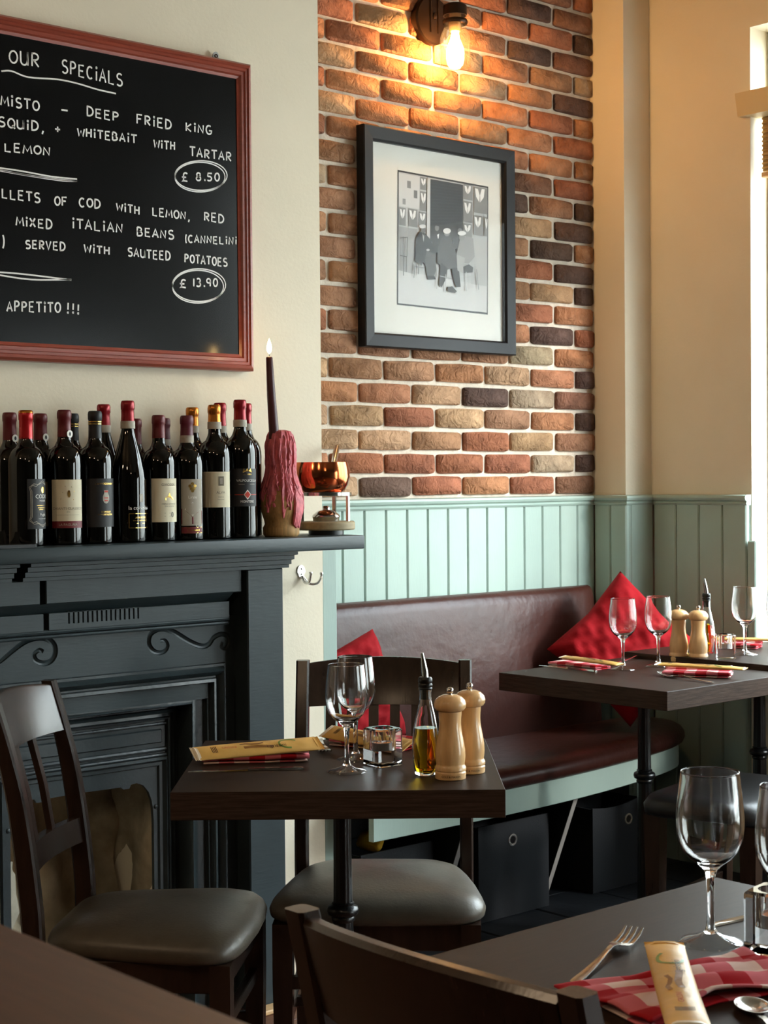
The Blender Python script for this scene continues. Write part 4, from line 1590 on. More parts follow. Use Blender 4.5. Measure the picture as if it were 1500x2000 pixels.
t, P, h = wine_bottle(470, 950, YF1, 782, 'b', 'tall red-capped wine bottle with a black label and small red diamond', CAPRED, 0.048, band=True)
f = wrap(P, 0.42, 0.122)
f2 = wrap(P, 0.42, 0.122, RB+0.0012)
lab = patch(t, f, -0.045, 0.030, -0.045, 0.045, BLKLAB)
words(lab, [('VALPOLICELLA', 0.0082, 0, 0.014), ('MONTERE', 0.0078, 0, -0.036)], f2, WHITEINK)
words(lab, [('SAN PIETRO', 0.0042, 0, 0.030)], f2, GOLDINK)
shape_on(lab, f2, [[(-0.012, 0.036), (0.012, 0.036), (0.009, 0.046), (0.004, 0.040), (0, 0.047), (-0.004, 0.040), (-0.009, 0.046)]], GOLDINK, 'emblem')
curve_on(lab, f2, [[(-0.032, -0.017), (-0.018, -0.017), (-0.009, -0.017)], [(0.009, -0.017), (0.018, -0.017), (0.03, -0.017)]], 0.0018, INKRED, 'red_rule')
dm = shape_on(lab, f2, [[(-0.010, -0.017), (0, -0.029), (0.010, -0.017), (0, -0.005)]], WHITEINK, 'diamond')
shape_on(dm, wrap(P, 0.42, 0.122, RB+0.0018), [[(-0.0075, -0.017), (0, -0.026), (0.0075, -0.017), (0, -0.008)]], INKRED, 'diamond_core')
curve_on(lab, f2, [[(-0.022, 0.008), (-0.01, 0.008), (0.01, 0.008), (0.022, 0.008)]], 0.0008, SEALP, 'label_rule')

# black card lying on the left end of the shelf
A = at(-40, 1062, 2, ZSH+0.004)
t = tag(thing('black_card', 'flat black slate coaster lying on the shelf in front of the leftmost bottles', 'coaster', (1.70, 3.118, ZSH)), None)
g = G()
g.prism([(1.60, 3.097), (1.758, 3.097), (1.772, 3.112), (1.772, 3.134), (1.60, 3.134)], lambda u, v, w: (u, v, w), ZSH, ZSH+0.007)
g.build('slab', BLKPANEL, t, 0)

# ================================================================== WAX-COVERED CANDLE BOTTLE
YW = 3.184
P = at(549, 1000, 1, YW)
P.z = ZSH
t = thing('candle_bottle', 'straw-based bottle smothered in pink wax drips holding a burning candle', 'candle holder', P)
k = (at(542, 838, 1, YW).z-ZSH)/0.27
g = G()
HB = 0.27*k


def straw_fn(p, a, r, z):
    q = 1+0.025*math.sin(a*40)
    return Vector((p.x*q, p.y*q, p.z))


g.lathe([(0, 0), (0.040, 0.0), (0.0445, 0.006), (0.045, 0.022), (0.040, 0.032), (0.043, 0.044), (0.049, 0.062), (0.0515, 0.08), (0.050, 0.10), (0.042, 0.125)], 80, fn=straw_fn, cap=False)
L(g, 'straw_basket', STRAW, t, 60)
g = G()
wprof = [(0.045, 0.082), (0.049, 0.095), (0.050, 0.108), (0.046, 0.125), (0.040, 0.142), (0.036, 0.158), (0.034, 0.172), (0.035, 0.182), (0.036, 0.196), (0.036, 0.215), (0.034, 0.235), (0.030, 0.252), (0.025, 0.264), (0.012, 0.268), (0, 0.262)]
r3 = random.Random(3)
wav = [(r3.uniform(0, 6.28), r3.uniform(-9, 9)) for _ in range(8)]


def wax_fn(p, a, r, z):
    d = 0.0
    for i, (ph, sl) in enumerate(wav):
        d += math.sin(a*(7+3*i)+ph+z*sl*6)/(1+0.4*i)
    n2 = math.sin(z*190+3*math.sin(a*5))*0.3
    dz = 0
    if z < 0.1:
        dz = -0.028*max(0, math.sin(a*6+1)+0.5*math.sin(a*11))
    q = 1+0.06*(d+n2)
    return Vector((p.x*q, p.y*q, (p.z+dz)*k))


fine = []
for (ra, za), (rb, zb) in zip(wprof, wprof[1:]):
    for i in range(5):
        u = i/5
        fine.append((ra+(rb-ra)*u, za+(zb-za)*u))
fine.append(wprof[-1])
g.lathe(fine, 110, fn=wax_fn, cap=False)
wax = L(g, 'wax_coat', WAXPINK, t, 70)


def wax_r(z):
    for (ra, za), (rb, zb) in zip(wprof, wprof[1:]):
        if za <= z <= zb:
            return ra+(rb-ra)*(z-za)/(zb-za)
    return wprof[0][0] if z < 0.082 else 0.02


g = G()
for i in range(150):
    a = r3.uniform(0, 2*PI)
    z0 = r3.choice((r3.uniform(0.15, 0.26), r3.uniform(0.10, 0.19)))
    ln = r3.uniform(0.02, 0.07)
    z1 = max(0.05 if r3.random() < .25 else 0.075, z0-ln)
    rr = r3.uniform(0.0018, 0.0038)
    pts, rs = [], []
    for q in range(6):
        z = z0+(z1-z0)*q/5
        r = wax_r(z)+0.0015 if z > 0.082 else 0.0515
        aa = a+0.05*math.sin(q*1.3+i)
        pts.append((r*math.cos(aa), r*math.sin(aa), z*k))
        rs.append(rr*(0.6+0.12*q) if q < 5 else rr*0.9)
    g.tube(pts, rs, 6)
for q in range(5):
    a = VIEW(P)-0.9+q*0.07
    g.tube([(0.024*math.cos(a), 0.024*math.sin(a), 0.262*k), (0.026*math.cos(a), 0.026*math.sin(a), (0.283-0.004*abs(q-2))*k)], [0.003, 0.0012], 5)
# a thick run down the right-hand side to the foot
for i in range(7):
    a = VIEW(P)+0.75+0.09*i
    g.tube([(0.047*math.cos(a), 0.047*math.sin(a), 0.115*k), (0.053*math.cos(a), 0.053*math.sin(a), 0.085*k), (0.050*math.cos(a), 0.050*math.sin(a), 0.058*k), (0.0455*math.cos(a), 0.0455*math.sin(a), (0.03-0.004*(i % 3))*k)], [0.004, 0.005, 0.005, 0.003], 6)
tag(L(g, 'wax_drips', WAXPINK, t, 70), kind='stuff')
zc1 = at(526, 697, 1, YW).z-ZSH
dx = at(526, 697, 1, YW).x-P.x
xb = at(535, 838, 1, YW).x-P.x
g = G()
N = 10
rings = []
for (x, z, r) in ((xb, 0.245*k, 0.0122), (xb, 0.262*k, 0.0120), (xb*0.4+dx*0.6, 0.262*k+(zc1-0.262*k)*0.5, 0.0102), (dx, zc1-0.002, 0.0078), (dx, zc1, 0.006)):
    rings.append([(x+r*(1+0.05*(i % 2))*math.cos(2*PI*i/24), r*(1+0.05*(i % 2))*math.sin(2*PI*i/24), z) for i in range(24)])
g.loft(rings)
cn = L(g, 'candle', CANDLE, t, 50)
g = G()
g.tube([(dx, 0, zc1-0.001), (dx+0.0005, 0, zc1+0.006), (dx, 0, zc1+0.012)], 0.0007, 6)
L(g, 'wick', BLKRUB, cn)
g = G()
zf = zc1+0.007
fh = at(525, 661, 1, YW).z-ZSH-zf
g.lathe([(0, 0), (0.0042, fh*0.12), (0.0066, fh*0.32), (0.0056, fh*0.55), (0.0030, fh*0.8), (0, fh)], 16, (dx, 0, zf))
L(g, 'flame', FLAME, cn, 80)

# ================================================================== COPPER PAN ON ITS BURNER STAND
YN = 3.20
P = at(637, 1030, 1, YN)
P.z = ZSH
sc = P.x*0+0.00131
t = thing('burner_stand', 'round wooden-based table burner with steel legs and ring at the shelf end', 'burner', P)
zb0, zb1 = 0.012, at(637, 1018, 1, YN).z-ZSH
g = G()
rb = 0.0735
g.lathe([(0, zb0), (rb-0.003, zb0), (rb, zb0+0.003), (rb, zb1-0.003), (rb-0.003, zb1), (0, zb1)], 48)
bs = L(g, 'wooden_base', OAK, t, 40)
g = G()
g.lathe([(0.03, 0.0), (0.045, 0.0), (0.045, zb0), (0.03, zb0)], 24)
L(g, 'foot_ring', BLKRUB, bs)
zr1 = at(630, 962, 1, YN).z-ZSH
zr0 = zr1-0.008
RR = 0.0655
for a in (VIEW(P)-1.35, VIEW(P)+1.1, VIEW(P)+PI-0.35):
    g = G()
    cx, cy = (RR-0.004)*math.cos(a), (RR-0.004)*math.sin(a)
    g.box(-0.0035, 0.0035, -0.005, 0.005, zb1-0.001, zr0+0.001, 0.001)
    g.xf(g.bm.verts[:], Matrix.Translation((cx, cy, 0)) @ Matrix.Rotation(a, 4, 'Z'))
    L(g, 'leg', STEEL, t)
g = G()
g.lathe([(RR-0.012, zr0), (RR, zr0), (RR, zr1), (RR-0.012, zr1), (RR-0.012, zr0)], 48, cap=False)
L(g, 'top_ring', STEEL, t, 40)
g = G()
g.lathe([(0, zb1), (0.033, zb1), (0.034, zb1+0.009), (0.036, zb1+0.011), (0.034, zb1+0.016), (0.022, zb1+0.026), (0.010, zb1+0.029), (0.009, zb1+0.036), (0.006, zb1+0.039), (0, zb1+0.039)], 36)
L(g, 'spirit_burner', STEEL, t, 40)
YPN = YN
Q = P.copy()
Q.z = ZSH+zr1+0.0003
zp1 = at(627, 903, 1, YN).z-Q.z
tp = thing('copper_pan', 'polished copper fondue pan with a steel handle sitting on the burner stand', 'pan', Q)
g = G()
cxp = at(627, 930, 1, YN).x-P.x
rp = 0.0735
g.lathe([(0, 0), (0.052, 0.0), (0.058, 0.002), (rp*0.94, zp1*0.25), (rp, zp1*0.5), (rp*0.985, zp1*0.75), (rp*0.93, zp1), (rp*0.93-0.0015, zp1), (rp*0.985-0.002, zp1*0.75), (rp-0.002, zp1*0.5), (0.054, 0.003), (0, 0.002)], 56, (cxp, 0, 0))
L(g, 'pan_bowl', COPPER, tp, 50)
g = G()
a = math.radians(24)
dv = Vector((math.cos(a), math.sin(a), 0))
st = Vector((cxp, 0, zp1*0.86))+dv*rp*0.93
HE = at(658, 874, 1, YN+0.10)
en = Vector((HE.x-Q.x, HE.y-Q.y, HE.z-Q.z))
g.tube([st-dv*0.004, st+(en-st)*0.18], [0.007, 0.006], 10)
vs = g.tube([st+(en-st)*0.16, st+(en-st)*0.5, en], [0.0065, 0.008, 0.008], 12)
L(g, 'handle', STEEL, tp, 40)

# ================================================================== BENCH
t = bench = thing('bench_seat', 'oxblood leather bench seat with a sage green base along the brick wall', 'bench', (3.5, 3.5, 0))
BX0, BX1 = 2.80, 4.20
g = G()
sec = [(3.715, 0.45), (3.598, 0.45), (3.602, 0.50), (3.614, 0.62), (3.628, 0.74), (3.640, 0.84), (3.647, 0.895), (3.655, 0.918), (3.668, 0.931), (3.685, 0.936), (3.70, 0.934), (3.715, 0.928)]
xs = [BX0+(BX1-BX0)*i/40 for i in range(41)]
rings = []
for i, x in enumerate(xs):
    e = min(1.0, (BX1-x)/0.03+0.0)
    k = 1-(1-min(1, max(0, (BX1-x)/0.025)))**2*0.25
    rings.append([(x, 3.715-(3.715-y)*k, z) for y, z in sec])
g.loft(rings)
g.build('backrest', LEATHER, t, 50)


def smooth2(pts, n=6):
    return [Vector((p.x, p.y)) for p in smooth_path([(a, b, 0) for a, b in pts], n)]


FRONT = smooth2([(2.80, 3.185), (3.05, 3.185), (3.30, 3.187), (3.60, 3.205), (3.90, 3.245), (4.12, 3.29), (4.26, 3.34), (4.345, 3.405), (4.378, 3.475), (4.385, 3.56)], 6)
sec = [(0.05, 0.424), (0.012, 0.425), (0.002, 0.432), (-0.004, 0.446), (-0.002, 0.462), (0.008, 0.475), (0.026, 0.485), (0.06, 0.489)]
g = G()
rings = []
for i, p in enumerate(FRONT):
    d = (FRONT[min(i+1, len(FRONT)-1)]-FRONT[max(i-1, 0)]).normalized()
    n = Vector((-d.y, d.x))
    ring = [(p.x+n.x*s, p.y+n.y*s, z) for s, z in sec]
    bx = min(p.x, 4.28)
    ring.append((bx*0.5+(p.x+n.x*0.06)*0.5, 3.595*0.6+(p.y+n.y*0.06)*0.4, 0.490))
    ring.append((min(bx, 4.28), 3.60, 0.487))
    ring.append((min(bx, 4.28), 3.60, 0.424))
    rings.append(ring)
g.loft(rings)
g.build('seat_cushion', LEATHER, t, 50)
g = G()
rings = []
for i, p in enumerate(FRONT):
    d = (FRONT[min(i+1, len(FRONT)-1)]-FRONT[max(i-1, 0)]).normalized()
    n = Vector((-d.y, d.x))
    rings.append([(p.x+n.x*s, p.y+n.y*s, z) for s, z in ((0.018, 0.352), (0.016, 0.354), (0.016, 0.424), (0.036, 0.424), (0.036, 0.352))])
g.loft(rings)
g.build('seat_rail', GREEN, t, 40)
g = G()
g.box(BX0, 4.28, 3.58, 3.60, 0.0, 0.424)
g.build('back_board', BLKPANEL, t, 0)
for px, py in ((1137, 1550), (925, 1600)):
    fy = 3.262 if px > 1000 else 3.235
    x = at(px, py, 1, fy).x
    g = G()
    pts = [(fy, 0.40), (3.57, 0.40), (3.57, 0.0), (fy+0.16, 0.0)]
    g.prism(pts, lambda u, v, w: (w, u, v), x-0.009, x+0.009)
    sp = g.build('support_panel', BLKPANEL, t, 0)
    g = G()
    g.prism([(fy-0.0015, 0.40), (fy+0.001, 0.40), (fy+0.161, 0.0), (fy+0.1585, 0.0)], lambda u, v, w: (w, u, v), x-0.009, x+0.009)
    tag(g.build('raw_edge', RAWEDGE, sp, 0), 'pale unpainted edge')


def cushion(loc, size, thick, rot, name_label, group=None):
    t = thing('cushion', name_label, 'cushion', loc)
    N = 40
    g = G()
    r = random.Random(int(loc[0]*100))
    ph = [r.uniform(0, 6.28) for _ in range(8)]

    def pt(u, v, s):
        x, y = 2*u-1, 2*v-1
        e = (1-x**4)*(1-y**4)
        pin = 1-0.10*(1-abs(y))*(1 if True else 0)*(abs(x)**3)
        pin2 = 1-0.10*(1-abs(x))*(abs(y)**3)
        w = 0.0032*(math.sin(9*x+5*y+ph[0])+math.sin(13*y-4*x+ph[1])*0.8+math.sin(17*(x+y)+ph[2])*0.6+0.5*math.sin(26*x-19*y+ph[3])+0.4*math.sin(31*y+8*x+ph[4]))*min(1, 2*e)
        return Vector((x*size/2*pin, s*(thick/2*max(0, e)**0.5+w), y*size/2*pin2))
    for s in (-1, 1):
        g.grid(N, N, lambda u, v, s=s: pt(u, v, s))
    bmesh.ops.remove_doubles(g.bm, verts=g.bm.verts[:], dist=0.0005)
    g.xf(g.bm.verts[:], rot)
    o = L(g, 'cushion_cover', REDCLOTH, t, 80)
    return t


RX, RY, RZm = (lambda a: Matrix.Rotation(a, 4, 'X')), (lambda a: Matrix.Rotation(a, 4, 'Y')), (lambda a: Matrix.Rotation(a, 4, 'Z'))
cushion((4.085, 3.43, 0.748), 0.36, 0.15, RZm(math.radians(-38)) @ RX(math.radians(-16)) @ RY(math.radians(45)), 'red cushion standing on its corner in the bench corner behind the wine glasses')
_c = at(674, 1243, 1, 3.47)
_rt, _dn = Vector((0.97, 0, 0.24)), Vector((0.24, 0, -0.97))
_m = _c-_rt*0.15+_dn*0.15
cushion((max(2.955, _m.x), 3.475, _m.z), 0.32, 0.12, RX(math.radians(-10)) @ RY(math.radians(-14)), 'red cushion at the left end of the bench behind the slatted chair')

# ------------------------------------------------------------------ fabric boxes under the bench
ztop1 = at(932, 1617, 1, 3.37).z


def fabric_box(x0, x1, y0, h, label, sag=0.0):
    t = thing('storage_box', label, 'box', ((x0+x1)/2, y0+0.1, 0), 0, 'fabric boxes under the bench')
    g = G()
    d = 0.19
    n = 8
    th = 0.006
    # front panel with its sagging top edge, then the other sides
    top = [(x0+(x1-x0)*i/n, h-sag*math.sin(PI*i/n)+(0.018*(i/n)**2 if sag else 0)) for i in range(n+1)]
    g.prism([(x0, 0.002), (x1, 0.002)]+top[::-1], lambda u, v, w: (u, w, v), y0, y0+th)
    g.build('front_panel', FABBLK, t, 0)
    for nm, b in (('side_panel', (x0, x0+th, y0+th, y0+d)), ('side_panel', (x1-th, x1, y0+th, y0+d)), ('rear_panel', (x0+th, x1-th, y0+d-th, y0+d))):
        g = G()
        g.box(b[0], b[1], b[2], b[3], 0.002, h-0.004)
        g.build(nm, FABBLK, t, 0)
    g = G()
    g.box(x0+th, x1-th, y0+th, y0+d-th, 0.002, 0.01)
    g.build('bottom_panel', FABBLK, t, 0)
    return t


def eyelet(t, px, py, y0, parent_name='front_panel'):
    P = at(px, py, 1, y0)
    g = G()
    rings = []
    for i in range(28):
        a = 2*PI*i/28
        rings.append([(P.x+(0.0150+0.004*math.cos(b))*math.cos(a), y0-0.001-0.0025*math.sin(b), P.z+(0.0150+0.004*math.cos(b))*math.sin(a)) for b in [2*PI*k/8 for k in range(8)]])
    rings.append(rings[0])
    g.loft(rings, cap=False)
    bmesh.ops.remove_doubles(g.bm, verts=g.bm.verts[:], dist=1e-6)
    g.build('eyelet', CHROME, t)
    g = G()
    g.prism([(P.x+0.0135*math.cos(2*PI*i/20), P.z+0.0135*math.sin(2*PI*i/20)) for i in range(20)], lambda u, v, w: (u, w, v), y0-0.0008, y0)
    g.build('eyelet_hole', BLKRUB, t, 0)


b1 = fabric_box(at(935, 1750, 1, 3.37).x, at(1072, 1700, 1, 3.37).x, 3.37, ztop1, 'black fabric storage box with a steel eyelet, between the slanted bench supports')
eyelet(b1, 1001, 1640, 3.37)
x2 = at(1158, 1650, 1, 3.37).x
b2 = fabric_box(x2, x2+0.27, 3.37, at(1156, 1580, 1, 3.37).z, 'black fabric storage box with a sagging front under the window end of the bench', 0.012)
eyelet(b2, 1227, 1599, 3.37)
b3 = fabric_box(2.90, 3.17, 3.37, ztop1-0.01, 'black fabric storage box behind the slatted chair with a yellow cloth on it')
P = at(738, 1652, 1, 3.40)
t = thing('dust_cloth', 'crumpled yellow dust cloth on the storage box behind the slatted chair', 'cloth', (P.x, 3.43, ztop1-0.012))
g = G()
vs = g._ball((0, 0, 0.018), 1.0, 20, 10, (0.028, 0.05, 0.030))
for v in vs:
    k = 1+0.22*math.sin(v.co.x*120)*math.cos(v.co.y*90+v.co.z*70)
    v.co = Vector((v.co.x*k, v.co.y*k, max(-0.008, v.co.z)))
L(g, 'cloth_fold', YELLOWC, t, 70)


# ================================================================== TABLES
def column_rad(a):
    return 1+0.07*abs(math.sin(6*a))


def make_table(loc, rz, sx, sy, label, ztop=0.75, th=0.05, group='dark wood tables', base_r=0.15, mat=WENGE, col=True, cx=0.0, cy=0.0):
    t = thing('table', label, 'table', (loc[0], loc[1], 0), rz, group)
    g = G()
    g.box(-sx/2, sx/2, -sy/2, sy/2, ztop-th, ztop, 0.0012)
    tt = L(g, 'table_top', mat, t, 30)
    tt.data.materials.append(WENGEDGE)          # the edge band, lightened to make up for weak light on the fronts
    for p in tt.data.polygons:
        if abs(p.normal.z) < 0.4:
            p.material_index = 1
    g = G()
    zr = 0.46
    fl = lambda p, a, r, z: Vector((cx+(p.x-cx)*column_rad(a), cy+(p.y-cy)*column_rad(a), p.z)) if r < 0.026 else p
    g.lathe([(0.021, 0.04), (0.0205, 0.2), (0.019, zr-0.02), (0.0175, zr+0.03), (0.016, ztop-th-0.012), (0.016, ztop-th-0.01)], 48, (cx, cy, 0), fn=fl, cap=True)
    L(g, 'column', CASTBLK, t, 60)
    g = G()
    g.lathe([(0.018, zr-0.02), (0.022, zr-0.017), (0.023, zr-0.011), (0.021, zr-0.008), (0.029, zr-0.004), (0.031, zr+0.003), (0.029, zr+0.010), (0.021, zr+0.014), (0.022, zr+0.018), (0.017, zr+0.021)], 28, (cx, cy, 0), cap=False)
    L(g, 'column_ring', CASTBLK, t, 60)
    g = G()
    g.lathe([(0, 0.0), (base_r, 0.0), (base_r, 0.012), (base_r*0.8, 0.02), (base_r*0.4, 0.034), (0.03, 0.05), (0, 0.05)], 36, (cx, cy, 0))
    L(g, 'base', CASTBLK, t, 40)
    g = G()
    g.box(cx-0.14, cx+0.14, cy-0.02, cy+0.02, ztop-th-0.011, ztop-th-0.0003)
    g.box(cx-0.02, cx+0.02, cy-0.14, cy+0.14, ztop-th-0.011, ztop-th-0.0003)
    L(g, 'top_bracket', CASTBLK, t, 0)
    return t


T1 = (2.040, 2.425)
make_table(T1, math.radians(-41.5), 0.592, 0.575, 'square dark table between the two slatted chairs near the fireplace', base_r=0.11)
make_table((3.585, 2.943), 0, 0.548, 0.60, 'dark table by the bench corner with two wine glasses', base_r=0.15)
make_table((4.138, 2.95), 0, 0.545, 0.60, 'dark table standing against the window sill', ztop=0.766, base_r=0.15)
make_table((1.507, 1.056), 0, 0.632, 0.632, 'nearest dark dining table with a fork and checked napkin', base_r=0.13)

# counter in the near left corner
P0, P1 = at(0, 1814, 2, 1.05), at(548, 2000, 2, 1.05)
t = thing('bar_counter', 'brown wooden counter top, blurred in the bottom left corner', 'counter', (0.2, 0.6, 0))
xe = (P0.x+P1.x)/2
g = G()
g.box(xe-0.45, xe, 0.30, 1.35, 1.015, 1.05, 0.004, seg=2)
g.build('counter_top', BARWOOD, t, 30)
for x_, y_ in ((xe-0.40, 0.36), (xe-0.05, 0.36), (xe-0.40, 1.29), (xe-0.05, 1.29)):
    g = G()
    g.box(x_-0.025, x_+0.025, y_-0.025, y_+0.025, 0, 1.015, 0.003)
    g.build('leg', BARWOOD, t, 30)


# ================================================================== CHAIRS
def make_chair(label, nslats, group='slat-back dining chairs'):
    t = thing('dining_chair', label, 'chair', (0, 0, 0), 0, group)
    side = [(-0.215, 0.0, 0.030), (-0.200, 0.2, 0.034), (-0.190, 0.43, 0.039), (-0.198, 0.56, 0.039), (-0.216, 0.70, 0.036), (-0.238, 0.80, 0.032), (-0.262, 0.892, 0.026)]
    sm = smooth_path([(x, d, z) for x, z, d in side], 4)
    for s in (-1, 1):
        g = G()
        rings = []
        for p in sm:
            x, d, z = p
            y0, y1 = s*0.160, s*0.188
            c = 0.004
            rings.append([(x-d/2+c, y0, z), (x+d/2-c, y0, z), (x+d/2, y0+s*c, z), (x+d/2, y1-s*c, z), (x+d/2-c, y1, z), (x-d/2+c, y1, z), (x-d/2, y1-s*c, z), (x-d/2, y0+s*c, z)])
        g.loft(rings)
        L(g, 'rear_post', CHAIRW, t, 40)
    bul = lambda y, k: -k*(1-(y/0.16)**2)

    def xz(z):
        for (xa, za, _), (xb, zb, _) in zip(side, side[1:]):
            if za <= z <= zb:
                return xa+(xb-xa)*(z-za)/(zb-za)
        return side[-1][0]
    g = G()
    rings = []
    for i in range(17):
        y = -0.1605+0.321*i/16
        zb, zt2 = 0.792, 0.886+0.010*(1-(y/0.16)**2)
        xb, xt = xz(zb)+bul(y, 0.030), xz(0.888)+bul(y, 0.034)
        th = 0.011
        rings.append([(xb+th*0.9, y, zb), (xt+th*0.8, y, zt2-0.004), (xt+th*0.4, y, zt2), (xt-th*0.5, y, zt2), (xt-th, y, zt2-0.005), (xb-th, y, zb)])
    g.loft(rings)
    L(g, 'crest_rail', CHAIRW, t, 40)
    g = G()
    rings = []
    for i in range(13):
        y = -0.1605+0.321*i/12
        zb, zt2 = 0.562, 0.612
        xb, xt = xz(zb)+bul(y, 0.022), xz(zt2)+bul(y, 0.022)
        rings.append([(xb+0.009, y, zb), (xt+0.009, y, zt2), (xt-0.009, y, zt2), (xb-0.009, y, zb)])
    g.loft(rings)
    L(g, 'lower_rail', CHAIRW, t, 40)
    for i in range(nslats):
        y = -0.16+0.32*(i+1)/(nslats+1)
        g = G()
        rings = []
        for k in range(7):
            z = 0.608+(0.797-0.608)*k/6
            x = xz(z)+bul(y, 0.022+0.008*k/6)
            w, d = 0.0105, 0.006
            rings.append([(x+d, y-w, z), (x+d, y+w, z), (x-d, y+w, z), (x-d, y-w, z)])
        g.loft(rings)
        L(g, 'slat', CHAIRW, t, 30)
    # seat: rounded trapezoid, domed and welted
    N = 56

    def outline(ins, z):
        out = []
        for i in range(N):
            a = 2*PI*i/N
            c, s = math.cos(a), math.sin(a)
            e = 0.34
            x = 0.0+(0.186-ins)*math.copysign(abs(c)**e, c)
            yy = math.copysign(abs(s)**e, s)
            hw = 0.192+0.026*(x/0.19)
            if x > 0:
                x += 0.014*(1-min(1, abs(yy))**2)*(x/0.19)
            if x < 0:
                hw *= 1-0.10*(abs(x)/0.19)**2
            out.append((x, yy*(hw-ins), z))
        return out
    g = G()
    rings = [outline(i_, z) for i_, z in ((0.02, 0.418), (0.006, 0.419), (0.0, 0.426), (-0.002, 0.438), (0.003, 0.450), (0.014, 0.461), (0.035, 0.469), (0.07, 0.477), (0.11, 0.482), (0.15, 0.485), (0.18, 0.486))]
    g.loft(rings)
    L(g, 'seat', SEATL, t, 70)
    for nm, b in (('front_apron', (0.150, 0.168, -0.165, 0.165)), ('rear_apron', (-0.19, -0.172, -0.160, 0.160)), ('side_apron', (-0.17, 0.150, -0.182, -0.164)), ('side_apron', (-0.17, 0.150, 0.164, 0.182))):
        g = G()
        g.box(b[0], b[1], b[2], b[3], 0.362, 0.4185, 0.002)
        L(g, nm, CHAIRW, t, 30)
    for s in (-1, 1):
        g = G()
        y = s*0.178
        g.loft([[(0.162-w, y-w, z), (0.162+w, y-w, z), (0.162+w, y+w, z), (0.162-w, y+w, z)] for w, z in ((0.014, 0.0), (0.019, 0.3), (0.019, 0.4185))])
        L(g, 'front_leg', CHAIRW, t, 30)
        g = G()
        g.box(-0.185, 0.150, y-0.009, y+0.009, 0.19, 0.215, 0.002)
        L(g, 'side_stretcher', CHAIRW, t, 30)
    g = G()
    g.box(-0.02, 0.0, -0.174, 0.174, 0.192, 0.213, 0.002)
    L(g, 'cross_stretcher', CHAIRW, t, 30)
    g = G()
    g.box(0.152, 0.170, -0.166, 0.166, 0.285, 0.31, 0.002)
    L(g, 'front_stretcher', CHAIRW, t, 30)
    return t


c6 = make_chair('slat-back chair behind the square table, facing the camera before the bench', 6)
c2 = make_chair('slat-back chair in front of the fireplace opening, seen from its side', 2)
c3 = copy_tree(c6)
c6.location = (2.256, 2.560, 0)
c6.scale = (1.05, 1.05, 1)
c6.rotation_euler = (0, 0, math.radians(-134))
c2.location = (1.768, 2.664, 0)
c2.rotation_euler = (0, 0, math.radians(-47))
place(c3, (1.232, 1.040, 0), 0, 'nearest slat-back chair, its curved back turned to the camera')

# dark stool tucked under the far tables
t = thing('stool', 'dark upholstered stool standing in shadow under the window tables', 'stool', (3.645, 2.675, 0), math.radians(12))
g = G()


def sq(hx, hy, z, e=0.35, n=40):
    return [(hx*math.copysign(abs(math.cos(2*PI*i/n))**e, math.cos(2*PI*i/n)), hy*math.copysign(abs(math.sin(2*PI*i/n))**e, math.sin(2*PI*i/n)), z) for i in range(n)]


g.loft([sq(0.245, 0.17, 0.405), sq(0.255, 0.18, 0.412), sq(0.257, 0.182, 0.432), sq(0.245, 0.17, 0.452), sq(0.2, 0.13, 0.461), sq(0.1, 0.06, 0.463)])
L(g, 'seat', BLKLEA, t, 60)
for sx in (-1, 1):
    for sy in (-1, 1):
        g = G()
        x, y = sx*0.21, sy*0.135
        g.loft([[(x-w, y-w, z), (x+w, y-w, z), (x+w, y+w, z), (x-w, y+w, z)] for w, z in ((0.017, 0.0), (0.023, 0.405))])
        L(g, 'leg', CHAIRW, t, 30)
for sy in (-1, 1):
    g = G()
    g.box(-0.19, 0.19, sy*0.135-0.009, sy*0.135+0.009, 0.15, 0.175, 0.002)
    L(g, 'stretcher', CHAIRW, t, 30)

# ================================================================== TABLEWARE
def on(px, py, z=0.75):
    return at(px, py, 2, z)


def make_glass():
    t = thing('wine_glass', 'x', 'wine glass', (0, 0, 0), 0, 'wine glasses set on the tables')
    outer = [(0, 0.0105), (0.0085, 0.0128), (0.0052, 0.020), (0.0042, 0.035), (0.0042, 0.060), (0.0050, 0.077), (0.0080, 0.087), (0.0150, 0.0935), (0.0245, 0.1005), (0.0325, 0.110), (0.0378, 0.123), (0.0398, 0.137), (0.0396, 0.152), (0.0380, 0.170), (0.0360, 0.187), (0.03445, 0.2005), (0.0342, 0.2022)]
    inner = [(0.0341, 0.2031), (0.0337, 0.2034), (0.0333, 0.2031), (0.0331, 0.2022), (0.0333, 0.2005), (0.0348, 0.187), (0.0368, 0.170), (0.0384, 0.152), (0.0386, 0.137), (0.0366, 0.1235), (0.0313, 0.1112), (0.0233, 0.1022), (0.013, 0.0966), (0, 0.0945)]
    g = G()
    g.lathe(outer+inner, 48, cap=False)
    L(g, 'bowl_and_stem', GLASS, t, 80)
    g = G()
    g.lathe([(0.0, 0.0004), (0.036, 0.0004), (0.0375, 0.001), (0.0372, 0.0024), (0.030, 0.0048), (0.016, 0.0088), (0.0085, 0.0129)], 48, cap=False)
    L(g, 'foot', FOOTGL, t, 80)
    return t


